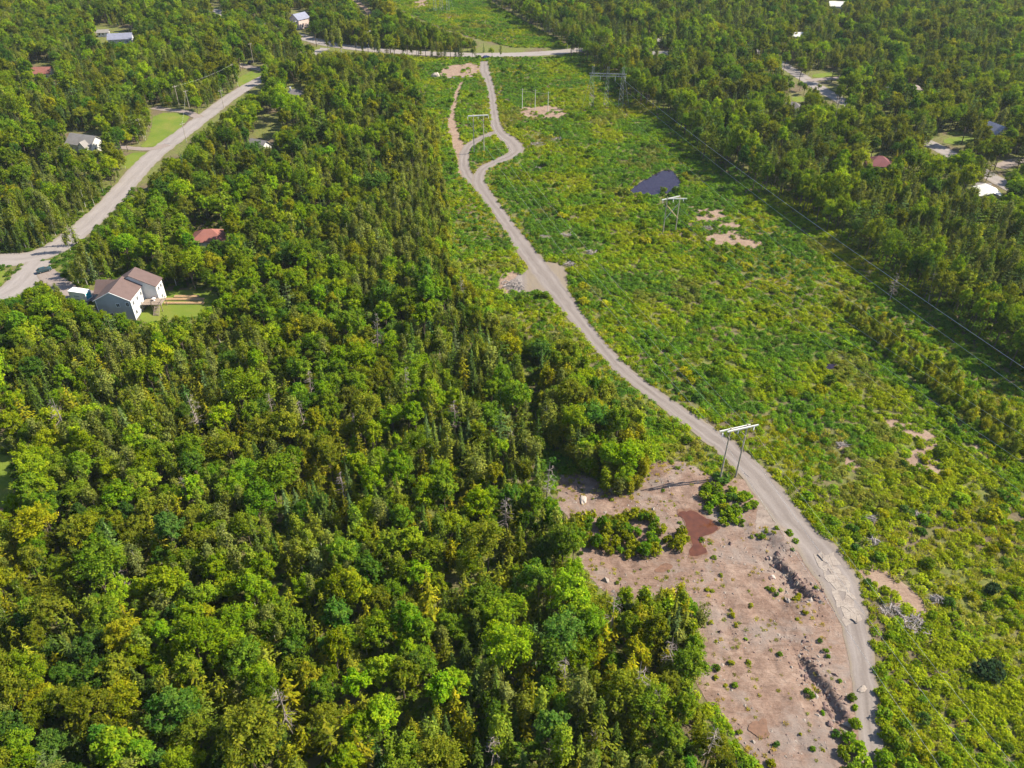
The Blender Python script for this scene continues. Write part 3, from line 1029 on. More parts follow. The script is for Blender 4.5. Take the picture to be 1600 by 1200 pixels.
house('white_roof_house', 'building with bright white metal roof near the right edge', 1545, 297, 4, R(-8), 8, 8.5, 3.2, 4.6, 'y', SIDES['tan'], ROOFS['white'])
house('grey_roof_shed', 'small grey roofed shed behind the white-roofed building', 1536, 287, 3, R(-8), 5, 3.2, 2.3, 3.2, 'x', SIDES['tan'], ROOFS['grey'])
house('blue_grey_house', 'blue-grey gabled house in shade at the right edge', 1556, 201, 6, R(20), 7.5, 8, 5.2, 8.0, 'y', SIDES['grey'], ROOFS['blue'])
house('white_house', 'white house with pale roof at the top edge, right side', 1308, 6, 5, R(-10), 11, 8, 4.2, 6.6, 'x', SIDES['white'], ROOFS['white'])
house('white_cottage', 'tiny white cottage among trees above the right-hand road', 1246, 52, 4, R(0), 7, 5, 2.8, 4.6, 'x', SIDES['white'], ROOFS['white'])
house('tan_roof_house', 'small tan-roofed house between trees at upper right', 1430, 136, 4, R(-14), 7.5, 6, 2.8, 5.0, 'hip', SIDES['tan'], roof_mat('tan_shingle', (0.36, .29, .27)))


# ------------------------------------------------------------------ cars
def car(label, loc, rz, col, name='parked_car'):
    pm = bpy.data.materials.get('paint_%d' % int(col[2] * 1000 + col[0] * 10)) or plain('paint_%d' % int(col[2] * 1000 + col[0] * 10), col, .25, .05, 1, spec=.6)
    t = thing(name, label, 'car', loc, rz)
    prof = [(-2.15, .35), (-2.2, .62), (-2.1, .92), (-1.2, 1.0), (.95, 1.0), (1.75, .92), (2.15, .75), (2.2, .42), (2.1, .32)]
    m = MB()
    n = len(prof)
    rows = []
    for yy_, k in ((-.86, .0), (-.80, .06), (.80, .06), (.86, .0)):
        rows.append([(a * (1 - (0.02 if k == 0 else 0)), yy_, b + (k if b > .6 else 0) - (.04 if k == 0 and b > .6 else 0)) for a, b in prof])
    V = [p for r_ in rows for p in r_]
    F = [tuple(range(n - 1, -1, -1)), tuple(range(3 * n, 4 * n))]
    for r_ in range(3):
        for k in range(n):
            F.append((r_ * n + k, r_ * n + (k + 1) % n, (r_ + 1) * n + (k + 1) % n, (r_ + 1) * n + k))
    m.add(V, F)
    m.build('body', pm, t)
    cb = [(-1.75, 1.03, .76), (1.05, 1.03, .76)]
    g = MB().add([(-1.85, -.74, 1.0), (1.15, -.74, 1.0), (1.15, .74, 1.0), (-1.85, .74, 1.0), (-1.35, -.60, 1.44), (.35, -.60, 1.44), (.35, .60, 1.44), (-1.35, .60, 1.44)],
                 [(0, 1, 5, 4), (1, 2, 6, 5), (2, 3, 7, 6), (3, 0, 4, 7), (4, 5, 6, 7)])
    g.build('windows', M_glass, t)
    MB().add([(-1.40, -.62, 1.445), (.40, -.62, 1.445), (.40, .62, 1.445), (-1.40, .62, 1.445), (-1.3, -.5, 1.50), (.3, -.5, 1.50), (.3, .5, 1.50), (-1.3, .5, 1.50)],
             [(0, 1, 5, 4), (1, 2, 6, 5), (2, 3, 7, 6), (3, 0, 4, 7), (4, 5, 6, 7), (3, 2, 1, 0)]).build('roof', pm, t)
    for x in (-1.35, 1.35):
        for y in (-.80, .80):
            w = MB().bar((x, y - .1, .32), (x, y + .1, .32), .32, .32, 12).build('wheel', M_rubber, t)
            MB().bar((x, y - .115, .32), (x, y + .115, .32), .18, .18, 8).build('rim', M_steel, w)
    for y in (-.6, .6):
        MB().box(2.12, 2.22, y - .18, y + .18, .60, .74).build('headlight', M_trim, t)
        MB().box(-2.23, -2.13, y - .16, y + .16, .66, .82).build('tail_light', ROOFS['red'], t)
    return t


x, y = G(760, 91)
car('dark blue car parked where the trail meets the far road', (x, y, .12), R(28), (.02, .035, .16))
x, y = G(392, 99)
car('dark car parked on the short drive off the left road', (x, y, .10), R(75), (.03, .03, .05))
x, y = G(70, 425)
car('dark teal car in tree shade at the junction by the driveway', (x, y, .2), R(40), (.02, .05, .06))

# ------------------------------------------------------------------ power line structures
WIRES = []


def wire(a, b, sag, label, r=.03, n=24, group=None):
    a, b = Vector(a), Vector(b)
    m = MB()
    pts = [a.lerp(b, k / n) - Vector((0, 0, 4 * sag * (k / n) * (1 - k / n))) for k in range(n + 1)]
    V, F = [], []
    side = (b - a).cross(Vector((0, 0, 1))).normalized()
    for p in pts:
        V += [p + side * r, p + Vector((0, 0, r)), p - side * r, p - Vector((0, 0, r))]
    for k in range(n):
        for q in range(4):
            F.append((k * 4 + q, k * 4 + (q + 1) % 4, (k + 1) * 4 + (q + 1) % 4, (k + 1) * 4 + q))
    m.add(V, F)
    o = m.build('power_line', M_wire)
    return tag(o, label, 'power line', group or 'conductors of the power lines')


def insulator(parent, x, y, z, L=1.4):
    m = MB()
    m.bar((x, y, z), (x, y, z - L), .04, .04, 5)
    for k in range(6):
        zz = z - .2 - k * (L - .3) / 6
        m.bar((x, y, zz), (x, y, zz - .08), .13, .10, 8)
    m.build('insulator', M_insul, parent)


def h_frame(label, base_a, base_b, H, arm, stagger=1.3, xbrace=False, split=.28, skew=0.0):
    a, b = Vector((*base_a, 0)), Vector((*base_b, 0))
    c = (a + b) / 2
    d = (b - a)
    rz = math.atan2(d.y, d.x)
    half = d.length / 2
    t = thing('timber_h_frame', label, 'power pole', (c.x, c.y, tz(c.x, c.y)), rz)
    for s in (-1, 1):
        MB().bar((s * half, 0, -.5), (s * half, 0, H + .6), .21, .15, 8).build('pole', M_polewood, t)
    for s in (-1, 1):
        MB().box(-arm / 2 - s * stagger * .5 - (0 if s > 0 else 0), arm / 2 - s * stagger * .5, s * split - .11, s * split + .11, H - .20, H + .12).build('crossarm', M_armwhite, t, rot=(0, 0, s * skew))
    for x in (-arm / 2 - .1, 0, arm / 2 + .1):
        insulator(t, x, 0, H - .22)
    if xbrace:
        MB().bar((-half, -.25, H * .82), (half, -.25, H * .40), .10, .10, 4).build('brace', M_plank, t)
        MB().bar((half, .25, H * .82), (-half, .25, H * .36), .10, .10, 4).build('brace', M_armwhite, t)
    else:
        for s in (-1, 1):
            MB().bar((s * half, -.2, H - 2.6), (0, -.2, H - .3), .05, .05, 4).build('brace', M_polewood, t)
            MB().bar((s * half, -.2, H - 2.2), (s * arm * .42, -.2, H - .3), .045, .045, 4).build('brace', M_polewood, t)
    return [t.matrix_basis @ Vector((x, 0, H - 1.7)) for x in (-arm / 2, 0, arm / 2)]


def mat(loc, rz):
    return Matrix.Translation(loc) @ Matrix.Rotation(rz, 4, 'Z')


def ends(ba, bb, H, arm):
    a, b = Vector((*ba, 0)), Vector((*bb, 0))
    M_ = mat((a + b) / 2, math.atan2((b - a).y, (b - a).x))
    return [M_ @ Vector((x, 0, H - 1.65)) for x in (-arm / 2 - .1, 0, arm / 2 + .1)]


f1a, f1b = G(1124.5, 751), G(1149.5, 745)
h_frame('tall two-pole timber power frame with white crossarms beside the trail', f1a, f1b, 14.6, 7.4, 1.6)
f2a, f2b = G(741, 240), (G(741, 240)[0] + 4.2, G(741, 240)[1] + .6)
h_frame('slim two-pole timber power frame inside the trail loop', f2a, f2b, 16.2, 8.6, .0)
f3a, f3b = G(1036, 362.5), G(1055.4, 360.4)
h_frame('timber power frame with crossed braces below the dark pond', f3a, f3b, 12.4, 7.4, 1.6, True, .5, .22)
for k, (p, q) in enumerate(zip(ends(f2a, f2b, 16.2, 8.6), ends(f1a, f1b, 14.6, 7.4))):
    wire(p, q, 4.5, ('left', 'middle', 'right')[k] + ' wire from the loop frame to the frame by the trail', .022)
for k, (p, qx) in enumerate(zip(ends(f1a, f1b, 14.6, 7.4), (1600, 1672, 1740))):
    e = G(qx, 1385, 13)
    wire(p, (e[0], e[1], 13), 1.2, ('left', 'middle', 'right')[k] + ' wire running down from the trailside frame to the lower right', .02)
for k, (p, q) in enumerate(zip(ends(f3a, f3b, 12.4, 7.4), ((1640, 800), (1670, 770), (1700, 742)))):
    e = G(q[0], q[1], 12)
    wire(p, (e[0], e[1], 12), 2.5, ('lower', 'middle', 'upper')[k] + ' wire from the cross-braced frame over the scrub', .022)

# three single poles tied by a thin bar
t3 = thing('three_pole_structure', 'row of three thin pale poles with a thin top bar', 'power pole', (*G(836, 171), 0))
o3 = Vector((*G(836, 171), 0))
tops = []
for (a, b) in ((816, 169.5), (836, 171), (856, 174.5)):
    p = Vector((*G(a, b), 0)) - o3
    MB().bar((p.x, p.y, -.4), (p.x, p.y, 9.6), .16, .11, 6).build('pole', M_armwhite, t3)
    MB().bar((p.x - 1.2, p.y, 9.1), (p.x + 1.2, p.y, 9.1), .06, .06, 4).build('crossarm', M_polewood, t3)
    tops.append(p)
MB().bar((tops[0].x, tops[0].y + .2, 8.4), (tops[2].x, tops[2].y + .2, 8.4), .06, .06, 4).build('top_bar', M_polewood, t3)


def lattice(m, x, y, z0, z1, w0, w1, seg=7, r=.06):
    L = []
    for k in range(seg + 1):
        f = k / seg
        w = (w0 * (1 - f) + w1 * f) / 2
        z = z0 + (z1 - z0) * f
        L.append([Vector((x + a * w, y + b * w, z)) for a, b in ((-1, -1), (1, -1), (1, 1), (-1, 1))])
    for k in range(seg):
        for q in range(4):
            m.bar(L[k][q], L[k + 1][q], r, r, 4, cap=False)
            m.bar(L[k][q], L[k + 1][(q + 1) % 4], r * .6, r * .6, 3, cap=False)
            m.bar(L[k + 1][q], L[k + 1][(q + 1) % 4], r * .6, r * .6, 3, cap=False)


def portal(label, loc, rz, span, H):
    t = thing('lattice_tower', label, 'pylon', loc, rz)
    cols = (-span / 2, 0, span / 2)
    for x in cols:
        m = MB()
        lattice(m, x, 0, -.3, H, 2.4, .9, 8)
        m.build('lattice_column', M_steel, t)
    m = MB()
    n = 12
    for k in range(n):
        a, b = -span * .62 + span * 1.24 * k / n, -span * .62 + span * 1.24 * (k + 1) / n
        for yy_, zz in ((-.5, H - 3.0), (.5, H - 3.0), (-.5, H - 4.2), (.5, H - 4.2)):
            m.bar((a, yy_, zz), (b, yy_, zz), .07, .07, 4, cap=False)
        m.bar((a, -.5, H - 4.2), (b, -.5, H - 3.0), .05, .05, 3, cap=False)
        m.bar((a, .5, H - 3.0), (b, .5, H - 4.2), .05, .05, 3, cap=False)
        m.bar((a, -.5, H - 3.0), (a, .5, H - 3.0), .05, .05, 3, cap=False)
    m.build('truss_beam', M_steel, t)
    for x in (-span * .58, -span * .25, span * .25, span * .58):
        insulator(t, x, 0, H - 4.2, 2.2)
    for s in (-1, 1):
        MB().bar((s * span / 2, 0, H - 1), (s * (span / 2 + 4.5), -1, 0), .05, .05, 4).build('guy', M_steel, t)
    return t


tp = G(946, 173)
portal('grey steel lattice tower group at the wood edge above the pond', (tp[0] + .5, tp[1] + 4, 0), R(-6), 14.5, 19.5)
fp = G(690, 18)
portal('far grey lattice tower at the top edge of the cleared strip', (fp[0], fp[1], 0), R(0), 9.5, 20)
for k, (dx, qx, qy, hh) in enumerate(((-8.4, 1480, 585, 13), (3.6, 1640, 640, 13.5), (8.4, 1720, 655, 14))):
    e = G(qx, qy, hh)
    wire((tp[0] + dx, tp[1] + 4, 13.4), (e[0], e[1], hh), 2.5, ('lower', 'middle', 'upper')[k] + ' long wire along the edge of the right-hand wood', (.022, .03, .045)[k], 40)

# roadside poles
PL = []
for (a, b, hh, lamp, lb) in ((292, 223, 9, 0, 'thin pole at the bend below the big left lawn'), (350, 169, 9, 0, 'thin pole on the near verge of the left road'), (281, 169, 11, 0, 'timber pole at the end of the upper left driveway'),
                             (297, 173, 10, 0, 'timber pole by the driveway mouth above the lawn'), (369, 131, 10.5, 0, 'timber pole on the grass verge of the left road'), (224, 216, 9, 0, 'timber pole at the left rim of the lawn'),
                             (396, 98, 11, 0, 'tall dark pole behind the parked dark car'), (461, 55, 8, 1, 'street lamp at the bend of the far road by the pink house'), (557, 71, 8, 1, 'street lamp beside the far road, left of a pair'),
                             (576, 74, 9, 1, 'street lamp beside the far road, right of a pair'), (1378, 170, 11, 0, 'pale pole with crossarms beside the right-hand road'), (1412, 196, 9, 0, 'pale pole in the gap above the maroon roof'),
                             (590, 24, 9, 0, 'left thin pole by the far track'), (597, 23, 9, 0, 'right thin pole by the far track')):
    x, y = G(a, b)
    t = thing('street_lamp' if lamp else 'utility_pole', lb, 'street lamp' if lamp else 'utility pole', (x, y, 0), R(40) if a < 700 else R(-30))
    MB().bar((0, 0, -.4), (0, 0, hh), .17, .11, 8).build('pole', M_polewood if not lamp else M_armwhite, t)
    if lamp:
        MB().bar((0, 0, hh - .3), (1.8, 0, hh + .2), .06, .05, 5).build('lamp_arm', M_steel, t)
        MB().box(1.5, 2.5, -.22, .22, hh + .12, hh + .32).build('lamp_head', M_armwhite, t)
    else:
        MB().box(-1.1, 1.1, -.06, .06, hh - .75, hh - .6).build('crossarm', M_armwhite if a > 1000 else M_polewood, t)
        for q in (-.95, 0, .95):
            MB().bar((q, 0, hh - .6), (q, 0, hh - .35), .05, .04, 6).build('insulator', M_insul, t)
    PL.append((a, Vector((x, y, hh - .5))))
wire(PL[2][1], PL[4][1], 1.0, 'wire between two timber poles along the left road', .02)
wire(PL[3][1], PL[0][1], .8, 'wire over the left lawn to the bend pole', .02)


# ------------------------------------------------------------------ timber and rock lying about
def rock(name, label, px_, py_, s, seed, matr, cat='boulder', flat=.7, group=None, zo=0.0):
    g = np.random.default_rng(seed)
    import bmesh
    bm = bmesh.new()
    bmesh.ops.create_icosphere(bm, subdivisions=2, radius=1)
    for v in bm.verts:
        d = v.co.normalized()
        k = 1 + .35 * (float(vnoise(np.array([d.x * 2 + seed]), np.array([d.y * 2 + d.z * 3]), .9, seed)[0]) - .5) * 2
        v.co = Vector((d.x * s[0] * k, d.y * s[1] * k, max(d.z, -.35) * s[2] * k))
    me = bpy.data.meshes.new(name)
    bm.to_mesh(me)
    bm.free()
    me.materials.append(matr)
    x, y = G(px_, py_)
    o = obj(name, me, loc=(x, y, tz(x, y) + s[2] * .2 + zo), rot=(0, 0, g.uniform(0, 6)))
    return tag(o, label, cat, group)


M_pale = plain('pale_boulder', (.36, .31, .285), .9, .2, 1.5)
rock('boulder', 'big pale pinkish boulder in the grass near the far trail end', 681, 121, (2.3, 1.7, 2.3), 3, M_pale)
rock('boulder', 'flat grey slab lying on the gravel below the scarp', 1231, 938, (.9, .45, .35), 5, M_rock, zo=.1)
rock('boulder', 'dark rock on the gravel left of the scarp', 1204, 903, (.5, .4, .35), 7, M_darkrock)
rock('boulder', 'pinkish rock beside the dark rock on the gravel', 1208, 901, (.5, .4, .3), 8, M_pale)
rock('boulder', 'long grey stone at the trail edge by the lower bend', 1346, 1078, (.5, 1.0, .3), 9, M_rock)
rock('boulder', 'dark rock in the lower scarp hollow', 1298, 1130, (.6, .5, .5), 10, M_darkrock)
rock('boulder', 'pale stone at the edge of the scrub by the soil tongue', 1340, 868, (.4, .35, .3), 11, M_pale)
rock('boulder', 'white rock pile at the wood edge left of the clearing', 911, 782, (1.3, .8, .5), 12, M_pale)
for k in range(16):
    ln = SCARPS[k % 2]
    f = rg.random() * (len(ln) - 1)
    i = int(f)
    a, b = ln[i], ln[min(i + 1, len(ln) - 1)]
    x, y = a[0] + (b[0] - a[0]) * (f - i) - rg.uniform(.7, 2.0), a[1] + (b[1] - a[1]) * (f - i)
    q = proj([(x, y, 0)])[0][0]
    rock('scarp_rock', ('angular dark rock fallen below the %s scarp of the clearing' % ('upper', 'lower')[k % 2]), q[0], q[1], (rg.uniform(.25, .6), rg.uniform(.25, .5), rg.uniform(.2, .4)), 20 + k, M_darkrock, 'rock', group='rocks fallen below the scarps')


def brush_pile(label, px_, py_, rx, ry, nlog, seed, matr=None, h=.9):
    g = random.Random(seed)
    x, y = G(px_, py_)
    PILES.append((x, y, max(rx, ry)))
    t = thing('stump_pile', label, 'wood pile', (x, y, tz(x, y)), 0)
    for k in range(nlog):
        a, b = g.uniform(-1, 1) * rx * .8, g.uniform(-1, 1) * ry * .8
        z = g.uniform(.1, h) * (1 - (a / rx) ** 2 * .5 - (b / ry) ** 2 * .5)
        an, L = g.uniform(0, 6.28), g.uniform(.6, 1.5)
        d = Vector((math.cos(an), math.sin(an), g.uniform(-.3, .45))) * L / 2
        c = Vector((a, b, max(.15, z)))
        r0 = g.uniform(.06, .14)
        m = MB()
        m.bar(c - d, c, r0, r0 * .9, 6, cap=True)
        m.bar(c, c + d + Vector((g.uniform(-.15, .15), g.uniform(-.15, .15), g.uniform(-.1, .2))), r0 * .9, r0 * .55, 6)
        for q in range(g.randint(2, 5)):      # roots
            e = c - d
            m.bar(e, e + Vector((g.uniform(-.5, .5), g.uniform(-.5, .5), g.uniform(-.2, .6))), r0 * .6, .02, 4, cap=False)
        m.build('log', matr or M_drift, t)
    m = MB()
    for k in range(nlog * 5):
        a, b = g.gauss(0, .45) * rx, g.gauss(0, .45) * ry
        c = Vector((a, b, g.uniform(.05, h * .9)))
        d = Vector((g.uniform(-1, 1), g.uniform(-1, 1), g.uniform(-.3, .6))) * g.uniform(.25, .8)
        m.bar(c - d * .5, c + d * .5, .035, .015, 3, cap=False)
    o = m.build('branches', matr or M_drift, t)
    o['kind'] = 'stuff'
    return t


brush_pile('grey stump pile below the pink soil tongue, largest of the piles', 1428, 978, 2.3, 2.6, 44, 1)
brush_pile('row of grey split logs along the trail edge above the largest pile', 1392, 955, 2.4, 1.5, 23, 2)
brush_pile('small violet-grey stump pile right of the pink soil tongue', 1461, 938, 1.5, 1.1, 18, 3)
brush_pile('grey stump pile beside the yellow bush right of the trail', 1363, 848, 1.3, 1.0, 17, 4)
brush_pile('scattered grey roots above the yellow bush right of the trail', 1359, 812, 1.4, 1.2, 13, 5)
brush_pile('small heap of grey sticks in the scrub at the right', 1434, 806, 1.4, .8, 13, 6)
brush_pile('broad brush pile on the bare patch left of the trail pad', 802, 447, 4.0, 3.2, 51, 7, None, 1.2)
brush_pile('low stick heap at the right rim of the trail pad', 889, 414, 2.4, 1.6, 20, 8)
brush_pile('thin stick heap in the scrub above the trail pad', 884, 368, 2.6, 1.6, 20, 9)
brush_pile('stick heap in the grass right of the trail pad', 924, 396, 2.2, 1.8, 17, 10)
brush_pile('pale stick heap up the slope from the trail pad', 852, 372, 1.8, 1.2, 15, 11)
brush_pile('grey stick heap right of the trail loop', 840, 226, 3.6, 2.2, 23, 12)
brush_pile('small grey stick heap below the trail loop', 841, 264, 1.8, 1.4, 13, 13)
brush_pile('heap of pale sticks by the small bare patch above the trail bend', 1316, 696, 1.4, 1.0, 13, 14)
brush_pile('pale stick heap below the second pond patch', 1106, 357, 1.6, 1.4, 11, 15)
brush_pile('low line of grey sticks right of the loop under the three poles', 870, 218, 2.5, 1.5, 15, 16)


def log(label, a, b, r):
    p, q = G(*a), G(*b)
    m = MB()
    m.bar((p[0], p[1], tz(*p) + r), (q[0], q[1], tz(*q) + r), r, r * .7, 8)
    return tag(m.build('fallen_log', M_drift), label, 'log', 'fallen logs')


log('long pale log lying in the grass near the far trail end', (699, 123), (737, 121), .35)
log('bent pale branch by the foot of the trailside frame', (1163, 739), (1171, 746), .10)
log('thin pale stick at the trail edge near the split logs', (1346, 928), (1358, 936), .10)
log('fallen grey trunk lying through the upper wood', (608, 560), (632, 556), .15)

# ------------------------------------------------------------------ air
hz = MB().box(-1500, 1500, -60, 1500, -4, 125)
m, nt, out = nodes_of('thin_haze')
pv = N(nt, 'ShaderNodeVolumePrincipled')
pv.inputs['Color'].default_value = (0.72, 0.82, 1.0, 1)
pv.inputs['Density'].default_value = HAZE
pv.inputs['Anisotropy'].default_value = 0.2
nt.links.new(pv.outputs[0], out.inputs['Volume'])
tag(hz.build('haze', m), 'thin bluish summer haze over the woods', 'haze', kind='stuff')

# ------------------------------------------------------------------ plants: prototype shapes
def unit(a):
    return a / (np.linalg.norm(a, axis=1)[:, None] + 1e-9)


def leafquads(C, Nn, S, rng, asp=0.6, U=None, droop=0.25):
    n = len(C)
    Nn = unit(Nn)
    if U is None:
        U = rng.normal(size=(n, 3))
    U = unit(U - Nn * np.sum(U * Nn, 1)[:, None])
    W = np.cross(Nn, U)
    S = np.asarray(S)[:, None]
    a = C + U * S - Nn * S * droop
    b = C + W * S * asp
    c = C - U * S - Nn * S * droop * .5
    d = C - W * S * asp
    V = np.stack([a, b, c, d], 1).reshape(-1, 3)
    F = np.arange(4 * n).reshape(n, 4)
    return V, F


def sphere_dirs(n, rng, zmin=-1.0):
    z = rng.uniform(zmin, 1, n)
    t = rng.uniform(0, 2 * math.pi, n)
    r = np.sqrt(1 - z * z)
    return np.stack([r * np.cos(t), r * np.sin(t), z], 1)


def broadleaf(seed, Rr, H, hb, nl=55, per=46, ls=(0.15, 0.29), flat=0.95):
    """crown of many small leafy shoots that fan up and outwards"""
    rng = np.random.default_rng(seed)
    d = sphere_dirs(nl, rng, -0.40)
    hz = (H - hb) / 2
    ctr = np.array([rng.normal() * .15 * Rr, rng.normal() * .15 * Rr, hb + hz])
    lob = 1 + .22 * np.sin(np.arctan2(d[:, 1], d[:, 0]) * rng.integers(2, 5) + rng.uniform(0, 6)) * (1 - np.abs(d[:, 2]))
    k = (rng.uniform(.50, .92, nl) * lob)[:, None]
    lc = ctr + d * np.array([Rr, Rr, hz]) * k
    lc += rng.normal(size=(nl, 3)) * Rr * .08
    lr = Rr * rng.uniform(.14, .30, nl)
    C, Nn, U, S, v = [], [], [], [], []
    for i in range(nl):
        m = int(per * rng.uniform(.7, 1.3))
        out = unit((lc[i] - ctr + np.array([0, 0, hz * .45]))[None])[0]
        q = unit(sphere_dirs(m, rng, -0.6) + out * .5)
        rad = lr[i] * rng.uniform(.35, 1.25, m)[:, None]
        C.append(lc[i] + q * rad * np.array([1, 1, flat]) + out * lr[i] * rng.uniform(-.3, .7, m)[:, None])
        Nn.append(q * .55 + np.array([.12, 0, .55]) + rng.normal(size=(m, 3)) * .42)
        U.append(out + q * .6 + rng.normal(size=(m, 3)) * .45)
        S.append(rng.uniform(ls[0], ls[1], m))
        v.append(np.clip(rng.normal(.5, .19, m) + rng.normal(0, .17), 0, 1))
    m = 160
    q = sphere_dirs(m, rng, -.6)
    C.append(ctr + q * np.array([Rr, Rr, hz]) * rng.uniform(.2, .55, m)[:, None])
    Nn.append(q + rng.normal(size=(m, 3)) * .6)
    U.append(rng.normal(size=(m, 3)))
    S.append(rng.uniform(.3, .45, m))
    v.append(np.full(m, .4))
    C, Nn, U, S, v = np.vstack(C), np.vstack(Nn), np.vstack(U), np.concatenate(S), np.concatenate(v)
    V, F = leafquads(C, Nn, S, rng, .55, U)
    t = MB()
    top = Vector((rng.normal() * .2, rng.normal() * .2, hb + hz * 1.1))
    t.bar((0, 0, -.3), top, .05 + H * .014, .06, 6)
    for i in range(6):
        j = rng.integers(nl)
        s = rng.uniform(.35, .75)
        t.bar(Vector((0, 0, 0)).lerp(top, s), Vector(lc[j]), .09, .03, 5)
    return (V, F, v), t


def conifer(seed, Rr, H, tiers, per, irregular=0.18, z0=0.10, power=.85, size=(.26, .42), droop=.25, lift=0.0):
    rng = np.random.default_rng(seed)
    C, Nn, U, S, v = [], [], [], [], []
    for k in range(tiers):
        t = (k + rng.uniform(-.25, .25)) / tiers
        t = max(0, min(.985, t))
        z = H * (z0 + (1 - z0) * t)
        r = Rr * (1 - t) ** power + .10
        nb = max(4, int(per * (1 - t) ** .6))
        a0 = rng.uniform(0, 6.28)
        for b in range(nb):
            a = a0 + 6.283 * b / nb + rng.normal() * .18
            L = r * (1 + rng.normal() * irregular)
            dirv = np.array([math.cos(a), math.sin(a), -droop + lift])
            m = max(2, int(L / .26))
            vv = np.clip(rng.normal(.5, .2), 0, 1)
            for j in range(m):
                f = (j + .55) / m
                p = np.array([0, 0, z]) + dirv * L * f + np.array([0, 0, .22 * L * f * f])
                side = np.array([-math.sin(a), math.cos(a), 0]) * rng.normal() * .16 * (.4 + f * L * .5)
                C.append(p + side)
                Nn.append(np.array([math.cos(a) * .55, math.sin(a) * .55, 1]) + rng.normal(size=3) * .28)
                U.append(dirv + rng.normal(size=3) * .35)
                S.append(rng.uniform(*size) * (1.0 if t < .85 else .7))
                v.append(np.clip(vv + rng.normal() * .12 + .12 * f, 0, 1))
    C, Nn, U, S, v = map(np.array, (C, Nn, U, S, v))
    V, F = leafquads(C, Nn, S, rng, .42, U, .2)
    # leader
    n = 5
    Cl = np.stack([np.zeros(n), np.zeros(n), np.linspace(H * .97, H * 1.03, n)], 1)
    V2, F2 = leafquads(Cl, rng.normal(size=(n, 3)) + np.array([.0, 0, .2]), np.full(n, .22), rng, .35, np.tile([0, 0, 1.0], (n, 1)), 0)
    V, F, v = np.vstack([V, V2]), np.vstack([F, F2 + len(V)]), np.r_[v, np.full(n, .6)]
    t = MB()
    t.bar((0, 0, -.3), (0, 0, H * .95), .05 + H * .011, .03, 6)
    return (V, F, v), t


def slender(seed, Rr, H, hb, n=26, per=42, ls=(.17, .28), stems=1):
    """airy narrow tree of upswept sprays"""
    rng = np.random.default_rng(seed)
    C, Nn, S, v = [], [], [], []
    t = MB()
    tops = []
    for s in range(stems):
        a = rng.uniform(0, 6.28)
        o = Rr * (.45 if stems > 1 else .1)
        top = Vector((math.cos(a) * o, math.sin(a) * o, H * rng.uniform(.85, .97)))
        t.bar((rng.normal() * .15, rng.normal() * .15, -.3), top, .04 + H * .008, .03, 5)
        tops.append(top)
    for i in range(n):
        f = (i + rng.random()) / n
        z = hb + (H - hb) * f
        pr = Rr * (math.sin(math.pi * (0.12 + .80 * f)) ** .8)
        a = rng.uniform(0, 6.28)
        rr = pr * rng.uniform(.25, .85)
        top = tops[i % stems]
        c = np.array([top.x * f + math.cos(a) * rr, top.y * f + math.sin(a) * rr, z])
        t.bar((top.x * f * .9, top.y * f * .9, max(z - rr * .9, .5)), tuple(c), .035, .012, 3, cap=False)
        m = int(per * rng.uniform(.7, 1.3))
        g = rng.normal(size=(m, 3)) * np.array([.36, .36, .42]) * (.5 + Rr * .32)
        C.append(c + g)
        Nn.append(unit(g) * .5 + np.array([math.cos(a) * .3, math.sin(a) * .3, .5]) + rng.normal(size=(m, 3)) * .5)
        S.append(rng.uniform(ls[0], ls[1], m))
        v.append(np.clip(rng.normal(.5, .18, m) + rng.normal(0, .12), 0, 1))
    C, Nn, S, v = np.vstack(C), np.vstack(Nn), np.concatenate(S), np.concatenate(v)
    V, F = leafquads(C, Nn, S, rng, .65)
    return (V, F, v), t


def snag(seed, H, Rr, n=26, twig=True):
    rng = np.random.default_rng(seed)
    t = MB()
    t.bar((0, 0, -.3), (rng.normal() * .25, rng.normal() * .25, H), .07 + H * .010, .03, 5)
    for i in range(n):
        f = rng.uniform(.25, .97)
        a = rng.uniform(0, 6.28)
        L = Rr * (1 - f) ** .7 * rng.uniform(.6, 1.2) + .3
        p = Vector((0, 0, H * f))
        e = p + Vector((math.cos(a) * L, math.sin(a) * L, rng.uniform(-.3, .25) * L))
        t.bar(p, e, .045, .015, 3, cap=False)
        if twig:
            for q in range(4):
                s = p.lerp(e, rng.uniform(.4, 1))
                t.bar(s, s + Vector(rng.normal(size=3)) * .28, .018, .008, 3, cap=False)
    return t


def bush(seed, nl=12, per=26, ls=(.11, .20), hgt=.85):
    """unit-radius dome"""
    rng = np.random.default_rng(seed)
    d = sphere_dirs(nl, rng, 0.0)
    lc = d * np.array([.62, .62, .55 * hgt]) * rng.uniform(.7, 1.1, nl)[:, None] + np.array([0, 0, .22])
    C, Nn, S, v = [], [], [], []
    for i in range(nl):
        m = int(per * rng.uniform(.7, 1.3))
        q = unit(sphere_dirs(m, rng, -.3) + d[i] * .3)
        C.append(lc[i] + q * rng.uniform(.22, .42) * rng.uniform(.6, 1.1, m)[:, None])
        Nn.append(q * .6 + np.array([0, 0, .5]) + rng.normal(size=(m, 3)) * .45)
        S.append(rng.uniform(ls[0], ls[1], m))
        v.append(np.clip(rng.normal(.5, .18, m) + rng.normal(0, .12), 0, 1))
    C, Nn, S, v = np.vstack(C), np.vstack(Nn), np.concatenate(S), np.concatenate(v)
    C[:, 2] = np.maximum(C[:, 2], .03)
    V, F = leafquads(C, Nn, S, rng, .6)
    t = MB()
    for i in range(5):
        t.bar((0, 0, -.15), tuple(lc[i]), .035, .012, 4, cap=False)
    return (V, F, v), t


